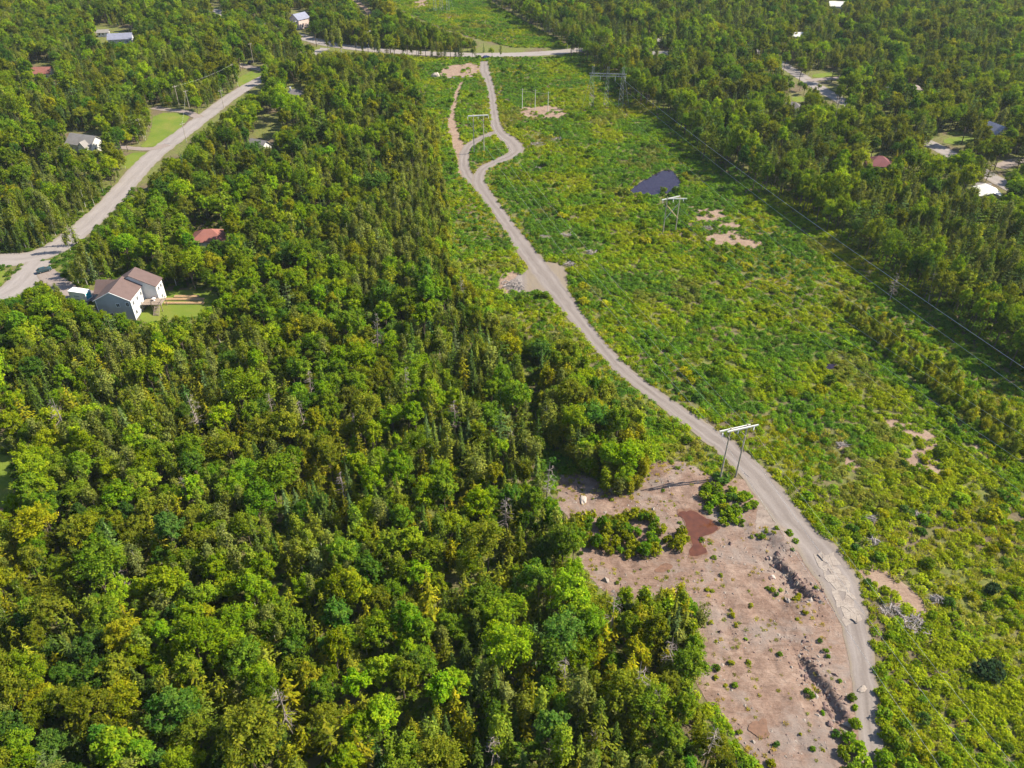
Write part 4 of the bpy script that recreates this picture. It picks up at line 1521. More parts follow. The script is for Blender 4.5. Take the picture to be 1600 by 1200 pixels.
def fern(seed, n=64, rad=.55, ls=(.085, .16), hgt=.35):
    rng = np.random.default_rng(seed)
    a = rng.uniform(0, 6.28, n)
    r = rad * np.sqrt(rng.random(n))
    C = np.stack([r * np.cos(a), r * np.sin(a), hgt * (1 - (r / rad) ** 2 * .6) * rng.uniform(.5, 1.15, n) + .05], 1)
    Nn = np.stack([np.cos(a) * .35, np.sin(a) * .35, np.ones(n)], 1) + rng.normal(size=(n, 3)) * .30
    V, F = leafquads(C, Nn, rng.uniform(ls[0], ls[1], n), rng, .55)
    return (V, F, np.clip(rng.normal(.5, .2, n), 0, 1)), None


def grass(seed, n=34, rad=.45, h=(.3, .7)):
    rng = np.random.default_rng(seed)
    a = rng.uniform(0, 6.28, n)
    r = rad * np.sqrt(rng.random(n))
    hh = rng.uniform(h[0], h[1], n)
    C = np.stack([r * np.cos(a), r * np.sin(a), hh * .45], 1)
    U = np.stack([np.cos(a) * .4, np.sin(a) * .4, np.ones(n)], 1) + rng.normal(size=(n, 3)) * .35
    Nn = rng.normal(size=(n, 3)) + np.array([.4, 0, .6])
    V, F = leafquads(C, Nn, hh * .55, rng, .16, U, .1)
    return (V, F, np.clip(rng.normal(.5, .2, n), 0, 1)), None


PROTO = {}


def proto(kind, crown, trunk, leaf, bark, **info):
    """crown and trunk meshes for single trees and a joined one for the mass behind"""
    V, F, v = crown
    lst = PROTO.setdefault(kind, [])
    i = len(lst)
    cm = mk('crown_%s_%d' % (kind, i), V, F, leaf, attr=v)
    tm, jm = None, None
    if trunk is not None:
        tm = trunk.mesh('trunk_%s_%d' % (kind, i), bark)
        Vt = np.array(trunk.V)
        me = bpy.data.meshes.new('mass_%s_%d' % (kind, i))
        fs = [tuple(f) for f in F] + [tuple(q + len(V) for q in f) for f in trunk.F]
        me.from_pydata([tuple(map(float, p)) for p in np.vstack([V, Vt])], [], fs)
        me.materials.append(leaf)
        me.materials.append(bark)
        me.polygons.foreach_set('material_index', np.r_[np.zeros(len(F)), np.ones(len(trunk.F))].astype(np.int32))
        a = me.attributes.new('vary', 'FLOAT', 'FACE')
        a.data.foreach_set('value', np.r_[v, np.full(len(trunk.F), .5)].astype(np.float32))
        jm = me
    else:
        jm = cm
    lst.append(dict(crown=cm, trunk=tm, mass=jm, **info))


for s in range(12):
    r_ = random.Random(100 + s)
    Rr, H = r_.uniform(1.9, 3.5), r_.uniform(9.0, 12.5)
    c, t = broadleaf(100 + s, Rr, H, H * r_.uniform(.25, .38), r_.randint(60, 84), 50)
    proto('broadleaf_tree', c, t, M_leaf, M_bark, R=Rr, H=H)
for s in range(7):
    r_ = random.Random(200 + s)
    Rr, H = r_.uniform(1.25, 1.95), r_.uniform(8.5, 12.5)
    c, t = conifer(200 + s, Rr, H, int(H * 1.9), 8)
    proto('spruce_tree', c, t, M_needle, M_bark, R=Rr, H=H)
for s in range(6):
    r_ = random.Random(300 + s)
    Rr, H = r_.uniform(1.3, 2.1), r_.uniform(8.5, 12.0)
    c, t = slender(300 + s, Rr, H, H * .28, 30, 40)
    proto('slender_tree', c, t, M_leaf, M_birch, R=Rr, H=H)
for s in range(4):
    r_ = random.Random(400 + s)
    Rr, H = r_.uniform(1.9, 2.6), r_.uniform(9, 12)
    c, t = conifer(400 + s, Rr, H, int(H * 1.3), 8, .34, .12, .72, (.28, .46), .10, .15)
    proto('larch_tree', c, t, M_leaf, M_bark, R=Rr, H=H)
for s in range(4):
    r_ = random.Random(500 + s)
    Rr, H = r_.uniform(2.4, 3.2), r_.uniform(11, 14)
    c, t = conifer(500 + s, Rr, H, int(H * .75), 8, .30, .25, .55, (.32, .50), .02, .15)
    proto('pine_tree', c, t, M_needle, M_bark, R=Rr, H=H)
for s in range(6):
    r_ = random.Random(600 + s)
    Rr, H = r_.uniform(1.3, 1.9), r_.uniform(4.2, 6.2)
    c, t = slender(600 + s, Rr, H, H * .12, 26, 40, (.17, .28), 4)
    proto('young_tree', c, t, M_leaf, M_bark, R=Rr, H=H)
for s in range(6):
    c, t = bush(700 + s, 13, 26, (.10, .19), random.Random(s).uniform(.75, 1.15))
    proto('bush', c, t, M_leaf, M_bark, R=1.0, H=1.0)
for s in range(5):
    c, t = fern(800 + s)
    proto('fern', c, t, M_leaf, M_bark, R=.55, H=.4)
for s in range(4):
    c, t = grass(900 + s)
    proto('grass', c, t, M_leaf, M_bark, R=.45, H=.6)
SNAGS = [snag(950 + s, 6.5 + s * .9, 1.3 + .15 * s).mesh('snag_%d' % s, M_dead) for s in range(5)]

# ------------------------------------------------------------------ where things grow
# open (low) land, outlined by what the photograph shows of it
OPEN = [
    [(596, -60), (612, 6), (642, 24), (690, 44), (742, 60), (800, 74), (897, 76), (862, 58), (806, 26), (768, 4), (755, -60)],
    [(648, 90), (650, 130), (662, 150), (664, 200), (660, 260), (674, 300), (680, 350), (692, 420), (722, 460), (776, 510), (856, 530), (925, 580), (985, 640), (1016, 695), (1018, 728),
     (990, 766), (908, 748), (880, 700), (846, 692), (846, 740), (872, 780), (898, 812), (908, 860), (930, 905), (985, 918), (1060, 908), (1104, 932), (1102, 1060), (1080, 1078), (1100, 1108), (1130, 1160),
     (1160, 1215), (1160, 1500), (1900, 1500), (1900, 790), (1600, 592), (1537, 543), (1450, 478), (1375, 423), (1250, 333), (1170, 293), (1095, 248), (1050, 190), (985, 160), (960, 128), (905, 90)],
]
# sight of roads, roofs and yards that no crown covers
SIGHT = [
    [(-200, 398), (70, 398), (104, 376), (150, 330), (196, 282), (232, 234), (275, 204), (320, 172), (360, 144), (400, 122), (412, 124), (408, 136), (378, 152), (350, 172), (312, 206), (262, 244), (232, 274), (200, 310), (150, 356), (104, 396), (92, 416), (84, 430), (60, 440), (30, 452), (12, 466), (-200, 520)],
    [(236, 170), (300, 170), (302, 182), (276, 206), (250, 230), (205, 238), (205, 230), (226, 222), (238, 204)], [(200, 236), (244, 234), (226, 256), (203, 262)],
    [(384, 96), (410, 98), (408, 116), (370, 132), (376, 122)], [(468, 54), (512, 66), (572, 74), (650, 78), (700, 80), (700, 88), (640, 86), (560, 82), (512, 78), (495, 86), (486, 84), (500, 74), (470, 64)],
    [(98, 446), (150, 450), (168, 440), (178, 430), (206, 427), (246, 444), (262, 454), (336, 457), (334, 474), (314, 486), (262, 494), (224, 500), (206, 498), (190, 486), (152, 480), (128, 468), (104, 460)],
    [(298, 349), (326, 346), (352, 356), (350, 373), (300, 371)], [(389, 210), (420, 208), (420, 230), (391, 230)], [(446, 131), (478, 135), (476, 147), (447, 146)],
    [(103, 206), (158, 204), (157, 234), (105, 228)], [(46, 98), (82, 98), (82, 114), (46, 114)], [(148, 40), (206, 42), (208, 66), (150, 64)], [(455, 15), (484, 15), (482, 42), (458, 40)],
    [(1022, 76), (1042, 78), (1042, 86), (1022, 84)], [(1228, 154), (1252, 154), (1252, 162), (1228, 160)], [(1358, 234), (1392, 238), (1390, 254), (1360, 254)],
    [(1530, 284), (1562, 286), (1560, 308), (1532, 304)], [(1547, 192), (1566, 192), (1566, 208), (1549, 208)], [(1298, -2), (1318, -2), (1318, 10), (1298, 10)], [(1240, 48), (1252, 48), (1252, 55), (1240, 55)],
    [(1423, 131), (1434, 132), (1434, 140), (1423, 138)], [(1224, 98), (1252, 116), (1258, 128), (1236, 122), (1222, 108)], [(1258, 110), (1312, 108), (1316, 124), (1270, 130)],
    [(1280, 138), (1322, 158), (1320, 168), (1282, 150)], [(1234, 148), (1254, 146), (1256, 156), (1238, 158)], [(1446, 216), (1462, 214), (1500, 206), (1522, 212), (1500, 226), (1494, 244), (1470, 238), (1448, 230)],
    [(1556, 250), (1604, 244), (1604, 258), (1562, 268)], [(326, -4), (342, -4), (346, 20), (334, 20)], [(-60, 680), (8, 684), (18, 720), (20, 760), (4, 790), (-60, 790)],
    [(556, -10), (572, 4), (582, 22), (570, 26), (552, 4)], [(822, 560), (838, 566), (842, 640), (826, 640)], [(400, 178), (436, 178), (438, 206), (402, 206)],
]
YOUNG = [
    ([(842, 560), (884, 548), (930, 596), (978, 648), (1008, 706), (1008, 752), (985, 782), (920, 762), (886, 716), (850, 705), (842, 640)], 1.0),
    ([(480, 92), (640, 92), (656, 136), (640, 165), (600, 142), (500, 124)], 0.95),
    ([(990, 950), (1060, 935), (1092, 965), (1090, 1075), (1050, 1090), (1000, 1030)], 1.0),
    ([(1290, 460), (1380, 515), (1450, 560), (1530, 625), (1580, 660), (1640, 710), (1620, 740), (1500, 655), (1420, 590), (1345, 520)], 0.62),
    ([(500, 20), (600, 22), (660, 44), (745, 74), (700, 78), (600, 74), (520, 68), (490, 50)], 0.8),
    ([(645, 190), (684, 190), (688, 280), (702, 330), (708, 425), (745, 470), (800, 520), (850, 545), (840, 560), (770, 530), (716, 478), (688, 440), (672, 350), (664, 300), (648, 240)], 0.9),
]

rng = np.random.default_rng(2024)


def crown_hits(P, H, Rr, polys, lateral=.7):
    hit = np.zeros(len(P), bool)
    tests = []
    for fz, fx in ((0, 0), (.45, -1), (.45, 1), (.45, 0), (.75, -.8), (.75, .8), (.78, 0), (1.0, 0)):
        Q = np.column_stack([P[:, 0] + fx * Rr * lateral, P[:, 1], H * fz])
        tests.append(proj(Q)[0])
    # front and back of the crown
    for s in (-1, 1):
        Q = np.column_stack([P[:, 0], P[:, 1] + s * Rr * lateral, H * .55])
        tests.append(proj(Q)[0])
    for T in tests:
        for pg in polys:
            hit |= inside(T, pg)
    return hit


def to_px(P):
    return proj(np.column_stack([P, np.zeros(len(P))]))[0]


# trees of the woods: candidates over the whole view with a margin
NC = 150000
yy = 40 + 760 * rng.random(NC) ** 0.85
xx = (rng.random(NC) * 2 - 1) * (75 + yy * .66 + 60)
cand = np.stack([xx, yy], 1)
px = to_px(cand)
ok = (px[:, 0] > -260) & (px[:, 0] < 1860) & (px[:, 1] > -72) & (px[:, 1] < 1430)
cand, px = cand[ok], px[ok]
kinds = ['broadleaf_tree', 'spruce_tree', 'slender_tree', 'larch_tree', 'pine_tree']
n = len(cand)
w1, w2, w3 = fbm(cand[:, 0], cand[:, 1], 38, 0), fbm(cand[:, 0], cand[:, 1], 24, 3), fbm(cand[:, 0], cand[:, 1], 55, 5)
right = (px[:, 0] > 900) & (px[:, 1] < 620)
W = np.zeros((n, 5))
W[:, 0] = np.clip((w1 - .34) * 5, .2, 1.2) * np.where(right, 1.15, 1) * np.where(px[:, 1] < 330, 1.5, 1)
W[:, 1] = np.clip((.56 - w1) * 3.6, .08, .9) * np.where(right, .6, .5)
W[:, 2] = np.clip((w2 - .45) * 4, .06, .9)
W[:, 3] = np.clip((w3 - .48) * 3, .02, .45) * np.where(px[:, 1] > 520, 1.3, .45)
W[:, 4] = np.where(right, .30, .04)
near_birch = (px[:, 0] > 560) & (px[:, 0] < 770) & (px[:, 1] > 200) & (px[:, 1] < 470)
W[near_birch, 2] += .8
W /= W.sum(1)[:, None]
kd = (W.cumsum(1) < rng.random(n)[:, None]).sum(1).clip(0, 4)
EDGE = GL([(905, 90), (960, 128), (985, 160), (1050, 190), (1095, 248), (1170, 293), (1250, 333), (1375, 423), (1450, 478), (1537, 543), (1600, 592), (1700, 660)])
edge_d = polydist(cand, EDGE)
ed = (edge_d < 11) & right
kd = np.where(ed, np.where(rng.random(n) < .5, 4, 0), kd)
pi = np.array([rng.integers(len(PROTO[kinds[k]])) for k in kd])
Rb = np.array([PROTO[kinds[k]][i]['R'] for k, i in zip(kd, pi)])
Hb = np.array([PROTO[kinds[k]][i]['H'] for k, i in zip(kd, pi)])
sc_ = np.clip(rng.normal(.82, .17, n), .48, 1.25)
sc_ = np.where((px[:, 1] < 330) & (kd == 0), sc_ * 1.12, sc_)
small = rng.random(n) < .16
sc_[small] *= .62
ht = sc_ * np.clip(rng.normal(1, .08, n), .8, 1.2)
ht = np.where((edge_d < 12) & right, np.maximum(ht, .85) * 1.22, ht)
# tall trees do not hide the roads and roofs
hit = crown_hits(cand, Hb * ht, Rb * sc_, OPEN, .6) | crown_hits(cand, Hb * ht, Rb * sc_, SIGHT, .85)
keep = ~hit
for w in LAWNS + BARE:
    keep &= ~inside(cand, w)
for (x_, y_, r_) in YARDS:
    keep &= np.hypot(cand[:, 0] - x_, cand[:, 1] - y_) > r_ + Rb * sc_ * .6
cand, px, kd, pi, Rb, Hb, sc_, ht = (a[keep] for a in (cand, px, kd, pi, Rb, Hb, sc_, ht))
cell, grid_ = 6.0, {}
sel = []
far = np.hypot(cand[:, 0], cand[:, 1])
for i in range(len(cand)):
    x, y = cand[i]
    r = Rb[i] * sc_[i]
    cxx, cyy = int(x // cell), int(y // cell)
    good = True
    for a in (-1, 0, 1):
        for b in (-1, 0, 1):
            for j in grid_.get((cxx + a, cyy + b), ()):
                dd = (cand[j, 0] - x) ** 2 + (cand[j, 1] - y) ** 2
                m = .58 * (r + Rb[j] * sc_[j])
                if dd < m * m:
                    good = False
                    break
            if not good:
                break
        if not good:
            break
    if good:
        grid_.setdefault((cxx, cyy), []).append(i)
        sel.append(i)
T = np.array(sel)
cand, px, kd, pi, Rb, Hb, sc_, ht = (a[T] for a in (cand, px, kd, pi, Rb, Hb, sc_, ht))

TONES = {
    'broadleaf_tree': [('bright green', (.088, .158, .010)), ('mid green', (.060, .118, .012)), ('dark green', (.034, .082, .018)), ('yellow-green', (.112, .142, .010)), ('olive', (.082, .104, .014))],
    'spruce_tree': [('dark green', (.030, .058, .016)), ('blue-green', (.036, .072, .038)), ('mid green', (.050, .084, .014)), ('olive', (.062, .084, .016))],
    'slender_tree': [('grey-green', (.100, .122, .040)), ('pale green', (.090, .135, .022)), ('mid green', (.060, .108, .018)), ('tan-green', (.122, .118, .046))],
    'larch_tree': [('yellow-green', (.128, .138, .012)), ('olive', (.092, .108, .014)), ('golden', (.170, .138, .014))],
    'pine_tree': [('dark green', (.034, .064, .020)), ('mid green', (.056, .092, .018)), ('blue-green', (.040, .080, .036))],
    'young_tree': [('pale green', (.098, .140, .022)), ('bright green', (.090, .158, .014)), ('yellow-green', (.150, .155, .014)), ('grey-green', (.094, .118, .036))],
    'bush': [('bright green', (.080, .148, .012)), ('mid green', (.056, .114, .014)), ('dark green', (.034, .082, .022)), ('yellow-green', (.140, .155, .010))],
}
WT = {
    'broadleaf_tree': [.34, .30, .14, .07, .15], 'spruce_tree': [.38, .2, .25, .17], 'slender_tree': [.36, .26, .24, .14], 'larch_tree': [.35, .58, .07],
    'pine_tree': [.4, .35, .25], 'young_tree': [.32, .26, .24, .18], 'bush': [.34, .30, .16, .20],
}


def tones(kind, P, seed):
    """tone index from smooth patches, then a little individual drift"""
    g = np.random.default_rng(seed)
    n = len(P)
    w = np.array(WT[kind])
    u = np.clip((fbm(P[:, 0], P[:, 1], 22, seed % 5) - .5) * 1.6 + .5 + g.normal(size=n) * .32, 0.001, .999)
    ti = np.searchsorted(np.cumsum(w) / w.sum(), u).clip(0, len(w) - 1)
    perm = np.arange(len(w))
    c = np.array([TONES[kind][perm[t]][1] for t in ti])
    b = np.clip(g.normal(1, .16, n), .6, 1.5)[:, None]
    hs = 1 + g.normal(size=(n, 3)) * np.array([.08, .05, .15])
    c = np.clip(c * b * hs * np.array([2.1, 1.75, 1.0]), .004, .4)
    gold = np.array([TONES[kind][t][0] in ('golden', 'yellow-green') for t in ti])
    c[:, 0] = np.minimum(c[:, 0], c[:, 1] * np.where(gold, .95, .84))
    return ti, c


# ------------------------------------------------------------------ masses by geometry nodes
def scatter(name, kind_meshes, P, idx, rotz, scl, tint, label, cat, z=None, tilt=None):
    col = bpy.data.collections.new(name + '_shapes')
    for i, me in enumerate(kind_meshes):
        o = bpy.data.objects.new('%s_shape_%03d' % (name, i), me)
        col.objects.link(o)
    me = bpy.data.meshes.new(name)
    n = len(P)
    z = terrain(P[:, 0], P[:, 1]) if z is None else z
    me.vertices.add(n)
    me.vertices.foreach_set('co', np.column_stack([P, z]).astype(np.float32).ravel())
    a = me.attributes.new('pick', 'INT', 'POINT')
    a.data.foreach_set('value', np.asarray(idx, np.int32))
    a = me.attributes.new('turn', 'FLOAT_VECTOR', 'POINT')
    tl = np.zeros((n, 2)) if tilt is None else tilt
    a.data.foreach_set('vector', np.column_stack([tl, rotz]).astype(np.float32).ravel())
    a = me.attributes.new('size', 'FLOAT_VECTOR', 'POINT')
    a.data.foreach_set('vector', np.asarray(scl, np.float32).ravel())
    a = me.attributes.new('tint', 'FLOAT_COLOR', 'POINT')
    a.data.foreach_set('color', np.column_stack([tint, np.ones(n)]).astype(np.float32).ravel())
    o = obj(name, me)
    tag(o, label, cat, kind='stuff')
    ng = bpy.data.node_groups.new(name, 'GeometryNodeTree')
    ng.interface.new_socket('Geometry', in_out='INPUT', socket_type='NodeSocketGeometry')
    ng.interface.new_socket('Geometry', in_out='OUTPUT', socket_type='NodeSocketGeometry')
    gi, go = ng.nodes.new('NodeGroupInput'), ng.nodes.new('NodeGroupOutput')
    ip = ng.nodes.new('GeometryNodeInstanceOnPoints')
    ci = ng.nodes.new('GeometryNodeCollectionInfo')
    ci.inputs['Collection'].default_value = col
    ci.inputs['Separate Children'].default_value = True
    ci.inputs['Reset Children'].default_value = True
    ip.inputs['Pick Instance'].default_value = True

    def attr(nm, dt):
        k = ng.nodes.new('GeometryNodeInputNamedAttribute')
        k.data_type = dt
        k.inputs['Name'].default_value = nm
        return k.outputs['Attribute']
    er = ng.nodes.new('FunctionNodeEulerToRotation')
    L = ng.links.new
    L(gi.outputs[0], ip.inputs['Points'])
    L(ci.outputs[0], ip.inputs['Instance'])
    L(attr('pick', 'INT'), ip.inputs['Instance Index'])
    L(attr('turn', 'FLOAT_VECTOR'), er.inputs[0])
    L(er.outputs[0], ip.inputs['Rotation'])
    L(attr('size', 'FLOAT_VECTOR'), ip.inputs['Scale'])
    L(ip.outputs[0], go.inputs[0])
    md = o.modifiers.new('scatter', 'NODES')
    md.node_group = ng
    return o


# ------------------------------------------------------------------ wording for single plants
PLACES = [   # (x0, y0, x1, y1 in the photograph, phrase); first match wins
    (60, 470, 250, 570, 'in front of the grey house'), (250, 470, 400, 560, 'below the raised garden beds'), (80, 380, 300, 450, 'behind the grey house'),
    (280, 330, 400, 450, 'around the red-roofed house'), (0, 470, 60, 660, 'at the left edge below the junction'), (0, 660, 110, 840, 'round the grassy opening at the left edge'),
    (820, 540, 1020, 620, 'at the top of the trailside thicket'), (820, 620, 1020, 670, 'in the upper middle of the trailside thicket'), (820, 670, 1020, 715, 'in the lower middle of the trailside thicket'), (820, 715, 1020, 790, 'at the foot of the trailside thicket'), (900, 780, 1075, 880, 'in the thicket beside the rust red puddle'), (960, 900, 1130, 1090, 'at the left rim of the gravel clearing'),
    (1085, 1060, 1260, 1260, 'at the lower corner of the gravel clearing'), (780, 640, 930, 800, 'on the wood edge by the orange grass'), (780, 800, 960, 930, 'on the wood edge left of the clearing'),
    (700, 430, 840, 640, 'on the wood edge below the brush pile'), (640, 250, 760, 340, 'on the wood edge below the loop'), (640, 340, 760, 430, 'on the wood edge left of the pad'), (400, 450, 560, 560, 'right of the raised garden beds'),
    (560, 430, 700, 560, 'mid-wood, level with the trail pad'),
    (0, 1050, 130, 1300, 'in the bottom left corner'), (130, 1050, 290, 1300, 'on the bottom edge, far left'), (290, 1050, 450, 1300, 'on the bottom edge, left quarter'),
    (450, 1050, 610, 1300, 'on the bottom edge, left third'), (610, 1050, 770, 1300, 'on the bottom edge, left of centre'), (770, 1050, 930, 1300, 'on the bottom edge at the centre'),
    (930, 1050, 1090, 1300, 'on the bottom edge, left of the clearing'),
    (0, 840, 160, 950, 'left edge, below the grassy opening'), (0, 950, 160, 1050, 'left edge, above the bottom corner'),
    (160, 920, 330, 1050, 'in the lower left wood'), (330, 920, 500, 1050, 'in the lower wood, left part'), (500, 920, 660, 1050, 'in the lower wood, middle part'),
    (660, 920, 820, 1050, 'in the lower wood, right part'), (820, 920, 990, 1050, 'in the lower wood, short of the clearing'),
    (110, 770, 290, 920, 'in the middle left wood, lower part'), (290, 770, 450, 920, 'in the central wood, lower left part'), (450, 770, 620, 920, 'in the central wood, lower part'), (620, 770, 780, 920, 'in the central wood, lower right part'),
    (60, 560, 240, 770, 'in the wood below the grey house'), (240, 560, 420, 770, 'in the wood below the garden beds'), (420, 560, 600, 770, 'in the central wood, upper part'), (600, 560, 820, 770, 'in the central wood, upper right part'),
    (400, 300, 640, 450, 'between red-roofed house and trail'), (1300, 300, 1400, 360, 'in the right-hand wood below the maroon roof'), (1400, 300, 1500, 360, 'in the right-hand wood, left of the white roof'), (1300, 360, 1400, 500, 'on the right-hand wood edge, upper'), (1400, 360, 1500, 500, 'on the right-hand wood edge, lower'), (1500, 300, 1900, 470, 'near the white-roofed house at right'),
    (1450, 470, 1900, 700, 'in the lower right-hand wood'), (1180, 250, 1320, 350, 'on the right wood edge near the pond'), (1340, 230, 1520, 300, 'around the maroon-roofed house'),
]


def place(x, y):
    for x0, y0, x1, y1, ph in PLACES:
        if x0 <= x < x1 and y0 <= y < y1:
            return ph
    if x < 0:
        return 'just inside the left edge'
    if x > 1150 and y > 850:
        return 'in the lower right scrub, ' + ('by the trail' if x < 1450 else 'by the edge') + (', upper' if y < 1000 else '')
    if x > 1150 and y > 600:
        return 'in the scrub %s the bare patches' % ('left of' if x < 1330 else 'around' if x < 1500 else 'right of')
    if x > 860 and y > 380:
        return 'in the scrub right of the trail, ' + ('upper part' if y < 500 else 'lower part')
    if x > 900:
        return 'in the right-hand wood, %s %s' % (('upper', 'middle', 'lower')[min(2, int(max(0, y) // 140))], ('left', 'centre', 'right')[min(2, int((x - 900) // 240))])
    if y < 330:
        return 'in the wood beside the left road'
    return 'in the wood left of the trail'


NOUN = {'broadleaf_tree': ('round broadleaf tree', 'tree'), 'spruce_tree': ('pointed spruce', 'tree'), 'slender_tree': ('slim airy tree', 'tree'),
        'larch_tree': ('feathery conifer', 'tree'), 'pine_tree': ('layered pine', 'tree'), 'young_tree': ('bushy young tree', 'tree'), 'bush': ('rounded bush', 'bush')}


def single(kind, i, P, s, h, rz, tint, tone, size):
    pr = PROTO[kind][i]
    q = to_px(np.array([P]))[0]
    noun, cat = NOUN[kind]
    lab = '%s %s %s %s' % (size, tone, noun, place(q[0], q[1]))
    t = thing(kind, lab, cat, (P[0], P[1], tz(P[0], P[1])), rz, '%s' % {'tree': 'single trees: ' + noun, 'bush': 'single rounded bushes'}[cat])
    t.scale = (s, s, h)
    if pr['trunk'] is not None:
        obj('stems' if kind == 'bush' else 'trunk', pr['trunk'], t)
    c = obj('foliage' if kind == 'bush' else 'crown', pr['crown'], t)
    c['tint'] = [float(v) for v in tint] + [1.0]
    return t


def split_kind(kind, P, pi_, s, h, rz, limit, seed):
    """the plants that show largest become things, the rest goes back as a mask"""
    ti, tint = tones(kind, P, seed)
    Hh = np.array([PROTO[kind][i]['H'] for i in pi_]) * h
    Rr = np.array([PROTO[kind][i]['R'] for i in pi_]) * s
    q, d = proj(np.column_stack([P, Hh * .6]))
    show = Rr / d
    show[(q[:, 0] < 8) | (q[:, 0] > 1592) | (q[:, 1] < 5) | (q[:, 1] > 1192)] = 0
    order = np.argsort(-show)[:limit]
    order = order[show[order] > 0]
    med = np.quantile(Rr[order], [.33, .67]) if len(order) else (0, 0)
    for i in order:
        size = 'small' if Rr[i] < med[0] else ('mid-sized' if Rr[i] < med[1] else 'large')
        single(kind, pi_[i], P[i], s[i], h[i], rz[i], tint[i], TONES[kind][ti[i]][0], size)
    rest = np.ones(len(P), bool)
    rest[order] = False
    return rest, tint


massP, massI, massR, massS, massT, shapes = [], [], [], [], [], []
base = 0


def mass_add(kind, P, pi_, s, h, rz, tint):
    global base
    massP.append(P)
    massI.append(np.asarray(pi_) + base)
    massR.append(rz)
    massS.append(np.column_stack([s, s, h]))
    massT.append(tint)


for k, kind in enumerate(kinds):
    m = kd == k
    rz = rng.uniform(0, 6.283, m.sum())
    rest, tint = split_kind(kind, cand[m], pi[m], sc_[m], ht[m], rz, 290, 10 + k)
    mass_add(kind, cand[m][rest], pi[m][rest], sc_[m][rest], ht[m][rest], rz[rest], tint[rest])
    shapes += [p['mass'] for p in PROTO[kind]]
    base += len(PROTO[kind])

# young trees: thickets along the strip
yp, ysc = [], []
for pg, f in YOUNG:
    w = GL(pg)
    a = np.array(w)
    lo, hi = a.min(0), a.max(0)
    area = (hi - lo).prod()
    c = lo + rng.random((int(area / 2.0), 2)) * (hi - lo)
    c = c[inside(c, w)]
    yp.append(c)
    ysc.append(np.full(len(c), f))
yp, ysc = np.vstack(yp), np.concatenate(ysc)
o = rng.permutation(len(yp))
yp, ysc = yp[o], ysc[o] * np.clip(rng.normal(.9, .2, len(yp)), .5, 1.35)
g2, sel = {}, []
bare_y = np.zeros(len(yp), bool)
for w in BARE[1:]:
    bare_y |= inside(yp, w)
SKY_ = crown_hits(yp, 5 * ysc, 1.5 * ysc, SIGHT, .7)
for i, (x, y) in enumerate(yp):
    if bare_y[i] or SKY_[i]:
        continue
    c_ = (int(x // 3), int(y // 3))
    if all((yp[j, 0] - x) ** 2 + (yp[j, 1] - y) ** 2 > (.62 * 1.6 * (ysc[i] + ysc[j])) ** 2 for a in (-1, 0, 1) for b in (-1, 0, 1) for j in g2.get((c_[0] + a, c_[1] + b), ())):
        g2.setdefault(c_, []).append(i)
        sel.append(i)
yp, ysc = yp[sel], ysc[sel]
ypi = rng.integers(len(PROTO['young_tree']), size=len(yp))
yrz = rng.uniform(0, 6.283, len(yp))
rest, tint = split_kind('young_tree', yp, ypi, ysc, ysc, yrz, 290, 21)
mass_add('young_tree', yp[rest], ypi[rest], ysc[rest], ysc[rest], yrz[rest], tint[rest])
shapes += [p['mass'] for p in PROTO['young_tree']]
base += len(PROTO['young_tree'])

scatter('forest', shapes, np.vstack(massP), np.concatenate(massI), np.concatenate(massR), np.vstack(massS), np.vstack(massT),
        'mixed green woodland stretching back to the top edge and filling between single trees', 'forest')
NTREE = sum(map(len, massP))

# dead trees, each where the photograph shows one
SNAG_AT = [(797, 720), (770, 1205), (712, 680), (483, 690), (852, 800), (722, 470), (430, 665), (1010, 1130), (878, 1090), (990, 1120), (865, 1195), (1100, 1200), (540, 790), (490, 640), (640, 650), (930, 1180), (1450, 475), (1040, 1060), (455, 1150), (320, 690),
           (205, 945), (300, 800), (790, 840), (955, 1000), (590, 560), (1390, 470), (560, 700), (110, 690), (1300, 200), (1210, 290)]
WORDS = ['at the wood edge left of the orange grass', 'below the centre of the lower wood', 'in the upper right of the central wood', 'in the upper central wood', 'left of the shrub island in the clearing',
         'below the brush pile', 'in the upper central wood, leaning left', 'beside the lower clearing rim', 'near the bottom edge, centre', 'among maples left of the clearing']
for k, (a, b) in enumerate(SNAG_AT):
    x, y = G(a, b)
    q = (a, b)
    t = thing('dead_tree', '%s bare grey dead tree %s' % (('tall', 'short', 'thin', 'twiggy', 'leaning')[k % 5], place(a, b)), 'dead tree', (x, y, tz(x, y)), rng.uniform(0, 6.28), 'bare grey dead trees')
    s = rng.uniform(1.15, 1.5)
    t.scale = (s, s, s)
    t.rotation_euler[0] = rng.normal() * .05
    obj('trunk', SNAGS[k % 5], t)

# ------------------------------------------------------------------ scrub of the cleared strip
TRAILS = [trail]
ns = 330000
xs = rng.uniform(-110, 420, ns)
ys = 45 + 640 * rng.random(ns) ** 1.15
S = np.stack([xs, ys], 1)
q = to_px(S)
ok = (q[:, 0] > -60) & (q[:, 0] < 1760) & (q[:, 1] > -55) & (q[:, 1] < 1330)
S, q = S[ok], q[ok]
m = polydist(S, EDGE) < 9
for pg in OPEN:
    m |= inside(q, pg)
S, q = S[m], q[m]
bare = np.zeros(len(S), bool)
soft = []
for k_, w in enumerate(BARE):
    b_ = inside(S, w)
    if w in SOFT:
        b_ &= fbm(S[:, 0], S[:, 1], 3.2, 2) < .50 + .10 * np.clip(polydist(S, list(w) + [w[0]]) / 2.0, 0, 1.2)
    bare |= b_
for (x_, y_, r_) in PILES:
    bare |= ((S[:, 0] - x_) / r_) ** 2 + ((S[:, 1] - y_) / r_) ** 2 < .8
dtr = polydist(S, trail)
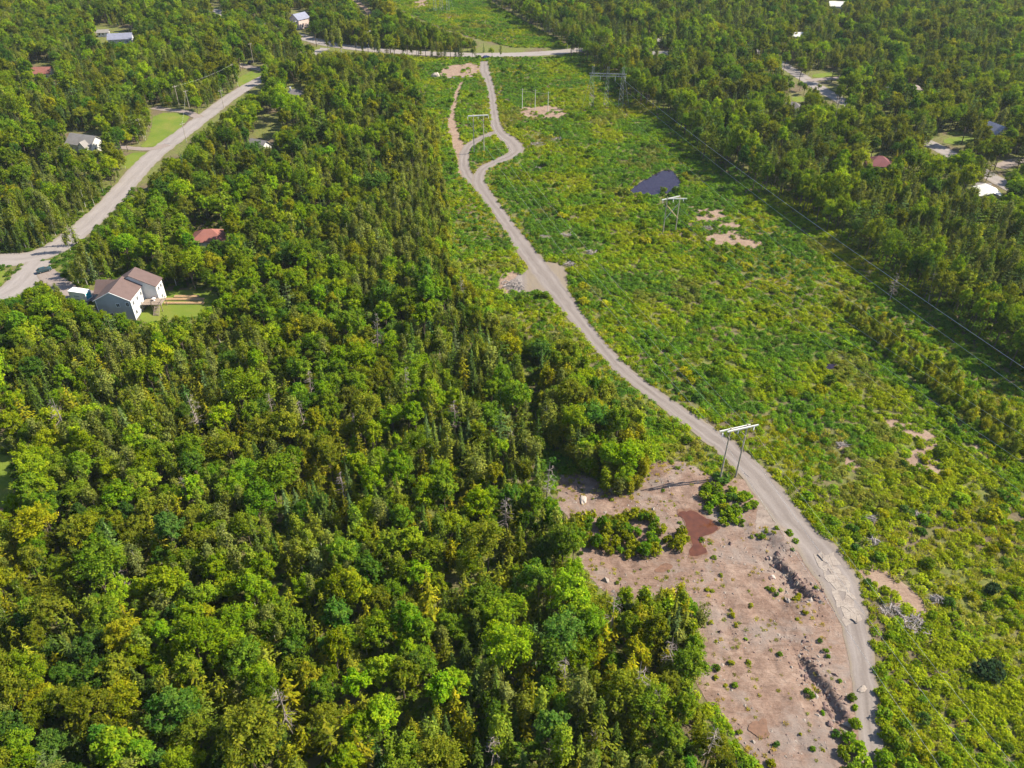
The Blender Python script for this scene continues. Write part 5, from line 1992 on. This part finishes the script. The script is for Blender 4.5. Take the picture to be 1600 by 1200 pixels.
a1, a2, a3 = fbm(S[:, 0], S[:, 1], 26, 1), fbm(S[:, 0], S[:, 1], 9, 4), fbm(S[:, 0], S[:, 1], 40, 6)
verge = dtr < 5.5
u = rng.random(len(S))
isbush = (~bare) & (u < np.where(verge, .03, np.where(a2 > .5, .22, .07))) & (dtr > 4.6)
isgrass = (~bare) & ~isbush & (u > np.where(verge, .45, np.where(a1 * .7 + a2 * .3 < .43, .40, .94)))
isfern = (~bare) & ~isbush & ~isgrass

# bushes: keep apart
B_ = S[isbush]
bs = np.clip(rng.lognormal(.0, .34, len(B_)), .5, 2.2) * np.where(fbm(B_[:, 0], B_[:, 1], 30, 2) > .52, 1.15, .85)
g3, sel = {}, []
for i, (x, y) in enumerate(B_):
    c_ = (int(x // 3), int(y // 3))
    if all((B_[j, 0] - x) ** 2 + (B_[j, 1] - y) ** 2 > (.50 * (bs[i] + bs[j])) ** 2 for a in (-1, 0, 1) for b in (-1, 0, 1) for j in g3.get((c_[0] + a, c_[1] + b), ())):
        g3.setdefault(c_, []).append(i)
        sel.append(i)
B_, bs = B_[sel], bs[sel]
bh = bs * np.clip(rng.normal(.82, .17, len(bs)), .45, 1.3)
# single bushes seen on the bare ground and beside the trail
PLACED = [(1218, 1024, .75), (1264, 1084, 1.25), (1331, 1092, 1.1), (1336, 1107, .8), (1290, 1018, .7), (1293, 1026, .6), (1281, 1003, .7), (1311, 1065, .6), (1258, 960, .75), (1275, 919, .65), (1244, 935, 1.0), (1250, 928, .8),
          (1208, 922, .8), (1213, 928, .7), (1199, 919, .6), (1221, 921, .6), (1190, 841, 1.0), (1196, 833, .7), (1213, 830, .8), (1232, 836, 1.2), (1242, 848, .9), (1238, 861, .6), (1182, 838, .5), (1335, 1135, 1.5), (1327, 1158, 1.7), (1340, 1172, 1.8),
          (1318, 1180, 1.6), (1345, 1195, 1.9), (1330, 1205, 1.8), (1305, 1148, 1.0), (1286, 1112, .6), (1212, 1164, .8), (1270, 1172, .7), (1300, 1240, 1.8), (1205, 1195, 1.1), (1250, 1148, .4), (1145, 963, .7), (1150, 978, .6), (1110, 975, .7), (1165, 1000, .5), (1149, 1071, .8), (1120, 1045, .9), (1118, 1060, .7),
          (1100, 778, 1.7), (1115, 788, 1.9), (1132, 800, 2.0), (1150, 806, 1.7), (1168, 795, 1.5), (1140, 782, 1.7), (1120, 770, 1.6), (1104, 762, 1.5), (1145, 770, 1.5), (1178, 788, 1.2), (1158, 818, 1.3), (1130, 818, 1.6), (1105, 800, 1.4), (1160, 776, 1.0),
          (1036, 300, 2.1), (985, 306, 1.4), (1000, 310, 1.6), (1016, 311, 1.5), (1046, 308, 1.7), (1064, 299, 1.6), (1068, 286, 1.8), (1062, 270, 1.7), (976, 299, 1.3), (990, 289, .9), (1012, 275, .9), (1058, 304, 1.4), (1070, 276, 1.9), (1445, 722, 1.3), (1436, 735, 1.5), (1452, 742, 1.4), (1468, 730, 1.0), (1425, 738, 1.5), (1460, 752, 1.8), (1410, 728, 1.4), (1478, 742, 1.6),
          (1538, 1056, 3.0), (1550, 1048, 2.2), (1378, 1120, 1.8), (1385, 1150, 2.1), (1402, 1170, 2.0), (1380, 1190, 2.3), (1420, 1200, 2.3), (1440, 1180, 2.0), (1470, 1190, 1.9), (1400, 1225, 2.3), (1450, 1225, 2.2), (1376, 1085, 1.5), (1384, 1098, 1.4), (1378, 1050, 1.2), (1440, 1125, 1.6), (1415, 1135, 1.5),
          (1330, 830, 1.7), (1338, 845, 1.6), (1334, 858, 1.4), (1356, 912, 1.2), (1364, 922, 1.0), (1490, 965, 1.3), (1550, 925, 2.2), (1570, 945, 2.0), (1590, 930, 2.3), (1540, 950, 1.6), (1580, 975, 1.8), (745, 232, 1.2), (755, 240, 1.3), (766, 236, 1.2), (775, 232, 1.0), (742, 242, 1.1), (760, 228, 1.0), (772, 245, .9)]
_g = random.Random(12)
_th = [(900, 815), (940, 802), (985, 806), (1020, 812), (1060, 832), (1072, 852), (1040, 868), (980, 872), (930, 866), (905, 845)]
_is = [(1090, 770), (1110, 755), (1150, 765), (1178, 780), (1175, 800), (1150, 825), (1120, 822), (1100, 800)]
for _pg, _n, _lo, _hi in ((_th, 52, 1.2, 2.3), (_is, 20, 1.2, 2.0)):
    _k = 0
    while _k < _n:
        q_ = (_g.uniform(min(p[0] for p in _pg), max(p[0] for p in _pg)), _g.uniform(min(p[1] for p in _pg), max(p[1] for p in _pg)))
        if inside(np.array([q_]), _pg)[0]:
            PLACED.append((q_[0], q_[1], _g.uniform(_lo, _hi)))
            _k += 1
pb = np.array([G(a, b) for a, b, _ in PLACED])
ps = np.array([c for *_, c in PLACED]) * 0.92
near = np.array([np.min(np.hypot(*(pb - p).T)) for p in B_]) > 2.0
B_, bs, bh = B_[near], bs[near], bh[near]
bpi = rng.integers(len(PROTO['bush']), size=len(B_))
brz = rng.uniform(0, 6.283, len(B_))
plpi = rng.integers(len(PROTO['bush']), size=len(pb))
pti, ptint = tones('bush', pb, 31)
for i in range(len(pb)):
    sz = 'small' if ps[i] < .9 else ('mid-sized' if ps[i] < 1.6 else 'large')
    if PLACED[i][0] < 1075 and 780 < PLACED[i][1] < 880:
        pti[i] = 3 if i % 3 else 0
        ptint[i] = np.array(TONES['bush'][pti[i]][1]) * np.array([1.35, 1.4, 1.0]) * (.8 + .4 * ((i * 37) % 10) / 10)
    if PLACED[i][0] == 1538:
        pti[i], ptint[i] = 2, (.030, .060, .026)
    if PLACED[i][0] == 1550:
        pti[i], ptint[i] = 2, (.034, .066, .026)
    t = single('bush', plpi[i], pb[i], ps[i], ps[i] * (1.35 if PLACED[i][0] < 1070 and 780 < PLACED[i][1] < 880 else 1.05), rng.uniform(0, 6.28), ptint[i], TONES['bush'][pti[i]][0], sz)
    a, b, _ = PLACED[i]
    if inside(np.array([[a, b]]), CLEAR_PX)[0]:
        ph = ('in the clearing thicket' if a < 1070 and b < 880 else 'on the bare gravel near the rock scarp' if a > 1180 and b < 960 else 'on the shrub island' if b < 825 else
              'on the gravel at the bottom of the clearing' if b > 1120 else 'on the gravel beside the lower scarp' if a > 1240 else 'dotted on the open gravel')
        t['label'] = '%s %s rounded bush %s' % (sz, TONES['bush'][pti[i]][0], ph)
    elif 700 < a < 800:
        t['label'] = '%s %s rounded bush inside the trail loop' % (sz, TONES['bush'][pti[i]][0])
    elif a == 1036:
        t['label'] = 'bright rounded bush standing in the dark pond'
    elif a == 1538:
        t['label'] = 'very large dark grey-green bush standing alone at lower right'
rest, tint = split_kind('bush', B_, bpi, bs, bh, brz, max(0, 298 - len(pb)), 33)

sp, si, sr, ss, st, shp = [], [], [], [], [], []


def add(kind, P, s, h, tint):
    off = len(shp)
    shp.extend(p['mass'] for p in PROTO[kind])
    sp.append(P)
    si.append(rng.integers(len(PROTO[kind]), size=len(P)) + off)
    sr.append(rng.uniform(0, 6.283, len(P)))
    ss.append(np.column_stack([s, s, h]))
    st.append(tint)




def veg_tint(P, base, seed):
    g = np.random.default_rng(seed)
    n = len(P)
    a, b = fbm(P[:, 0], P[:, 1], 17, seed % 6), fbm(P[:, 0], P[:, 1], 6, (seed + 2) % 6)
    u = np.clip(.5 + (a * .65 + b * .35 - .5) * 1.5 + g.normal(size=n) * .06, 0, 1)
    if seed in (41, 42):
        u = np.clip(u + .13 * np.clip((170 - P[:, 1]) / 60, 0, 1) * (P[:, 0] > 30), 0, 1)
    k = np.array([p for p, _ in base])
    brown = (fbm(P[:, 0], P[:, 1], 15, 7) > .69) * (.25 + .35 * g.random(n)) if seed in (41, 42) else np.zeros(n)
    c = np.array([c for _, c in base])
    out = np.stack([np.interp(u, k, c[:, j]) for j in range(3)], 1)
    out[:, 0] = np.minimum(out[:, 0], out[:, 1] * (.98 if seed != 43 else 1.3))
    out = out * (1 - brown[:, None]) + np.array([.125, .098, .060]) * brown[:, None]
    return np.clip(out * np.clip(g.normal(1, .15, n), .6, 1.5)[:, None] * np.array([1.85, 1.92, 0.95]), .004, .5)


FIELD = [(.30, (.048, .100, .024)), (.45, (.064, .126, .018)), (.58, (.088, .142, .012)), (.72, (.132, .160, .012))]
mixb = rng.random(rest.sum())[:, None]
add('bush', B_[rest], bs[rest], bh[rest], veg_tint(B_[rest], FIELD, 41) * (.72 + .28 * mixb) * .75 + tint[rest] * .22)
Fp = S[isfern]
add('fern', Fp, *(lambda s: (s, s * rng.uniform(.8, 1.5, len(s))))(rng.uniform(1.0, 2.1, len(Fp))),
    veg_tint(Fp, FIELD, 41))
Gp = S[isgrass]
add('grass', Gp, *(lambda s: (s, s * rng.uniform(.7, 1.2, len(s))))(rng.uniform(.8, 1.7, len(Gp))),
    veg_tint(Gp, [(.30, (.090, .130, .016)), (.48, (.165, .165, .012)), (.62, (.190, .175, .018)), (.75, (.22, .18, .06))], 42))
# sparse tufts on the bare ground, thicker towards its rim
Tp = S[bare & (u < .9)]
onpath = np.zeros(len(Tp), bool)
for w in BARE[1:]:
    onpath |= inside(Tp, w)
rim = polydist(Tp, CLEAR + CLEAR[:1])
dT = polydist(Tp, trail)
kp = (~onpath) & (rng.random(len(Tp)) < np.clip(.05 + .65 * np.exp(-rim / 1.8) + 0.40 * (fbm(Tp[:, 0], Tp[:, 1], 6, 5) > .60) + .35 * np.exp(-np.maximum(Tp[:, 0] - G(990, 800)[0], 0) / 3.0) * (fbm(Tp[:, 0], Tp[:, 1], 5, 2) > .47), 0, 1)) & (dT > 4.2)
Tp = Tp[kp]
tb_ = rng.random(len(Tp)) < .10
add('bush', Tp[tb_], *(lambda s: (s, s * .9))(rng.uniform(.25, .75, tb_.sum())), veg_tint(Tp[tb_], [(.3, (.08, .12, .02)), (.7, (.15, .15, .02))], 46))
Tp = Tp[~tb_]
add('grass', Tp, *(lambda s: (s, s * .8))(rng.uniform(.35, 1.0, len(Tp))),
    veg_tint(Tp, [(.30, (.12, .14, .03)), (.5, (.18, .16, .04)), (.7, (.26, .17, .08))], 43))
# undergrowth of the woods, tinted darker for the shade between the trees
Up = np.stack([rng.uniform(-230, 160, 60000), 42 + 250 * rng.random(60000) ** 1.2], 1)
uq = to_px(Up)
km = (uq[:, 0] > -60) & (uq[:, 0] < 1700) & (uq[:, 1] < 1330)
for pg in OPEN:
    km &= ~inside(uq, pg)
for w in LAWNS + BARE:
    km &= ~inside(Up, w)
for (x_, y_, r_) in YARDS:
    km &= np.hypot(Up[:, 0] - x_, Up[:, 1] - y_) > r_
Up = Up[km]
hb_ = rng.random(len(Up)) < .35
add('bush', Up[hb_], *(lambda s: (s, s * rng.uniform(.7, 1.3, len(s))))(rng.uniform(.5, 1.3, hb_.sum())), veg_tint(Up[hb_], [(.3, (.035, .075, .018)), (.7, (.075, .105, .016))], 44))
add('fern', Up[~hb_], *(lambda s: (s, s))(rng.uniform(.9, 1.9, (~hb_).sum())), veg_tint(Up[~hb_], [(.3, (.04, .08, .02)), (.7, (.085, .11, .018))], 45))
scatter('scrub', shp, np.vstack(sp), np.concatenate(si), np.concatenate(sr), np.vstack(ss), np.vstack(st),
        'low green bushes, ferns and yellow grass covering the cleared strip', 'scrub')

# broken stone on the clearing
stones = []
for s in range(4):
    g = np.random.default_rng(60 + s)
    d = np.array([(1, 0, 0), (-1, 0, 0), (0, 1, 0), (0, -1, 0), (0, 0, 1), (0, 0, -1)], float)
    v = d * g.uniform(.6, 1.2, (6, 1)) + g.normal(size=(6, 3)) * .15
    stones.append(mk('stone_%d' % s, v, [(0, 2, 4), (2, 1, 4), (1, 3, 4), (3, 0, 4), (2, 0, 5), (1, 2, 5), (3, 1, 5), (0, 3, 5)], M_rock if s < 2 else M_darkrock))
a = np.array(CLEAR)
c = a.min(0) + rng.random((30000, 2)) * (a.max(0) - a.min(0))
c = c[inside(c, CLEAR)]
dsc = np.minimum(polydist(c, SCARPS[0]), polydist(c, SCARPS[1]))
c_d = np.exp(-dsc / 2.0)
kp = (rng.random(len(c)) < .18 + .8 * c_d + .5 * (fbm(c[:, 0], c[:, 1], 10, 2) > .56)) & (polydist(c, trail) > 3)
for w in PONDS:
    kp &= ~inside(c, w)
c, c_d = c[kp], c_d[kp]
s = rng.lognormal(-2.2, .55, len(c)) * (1 + 1.6 * c_d)
pick = np.where(rng.random(len(c)) < .35 + .6 * c_d, rng.integers(2, 4, len(c)), rng.integers(0, 2, len(c)))
scatter('rubble', stones, c, pick, rng.uniform(0, 6.28, len(c)), np.column_stack([s, s * rng.uniform(.6, 1, len(c)), s * .6]), np.full((len(c), 3), .3),
        'loose broken stone strewn over the gravel clearing', 'rubble')
print('TREES', NTREE, 'SCRUB', sum(map(len, sp)), 'BUSH', len(B_), 'YOUNG', len(yp))

# ------------------------------------------------------------------ wording: tell look-alikes apart by their order in the picture
same = {}
for o in list(COL.objects):
    if o.parent is None and 'label' in o and 'group' in o:
        same.setdefault(o['label'], []).append(o)
for lab, os_ in same.items():
    if len(os_) < 2:
        continue
    halves = [('', os_)]
    if len(os_) > 9:
        os_.sort(key=lambda o: proj([tuple(o.location)])[0][0][1])
        halves = [('upper, ', os_[:len(os_) // 2]), ('lower, ', os_[len(os_) // 2:])]
    for pre, os_ in halves:
      os_.sort(key=lambda o: proj([tuple(o.location)])[0][0][0])
      k = len(os_)
      for i, o in enumerate(os_):
          w = 'leftmost' if i == 0 else 'rightmost' if i == k - 1 else ('middle one' if k == 3 else ('second', 'third', 'fourth', 'fifth', 'sixth', 'seventh', 'eighth', 'ninth', 'tenth', 'eleventh', 'twelfth')[min(i - 1, 11)] + ' from left')
          if k == 2:
              w = ('left one', 'right one')[i]
          if len((lab + ' ' + pre + w).split()) <= 16:
              o['label'] = lab + ', ' + pre + w
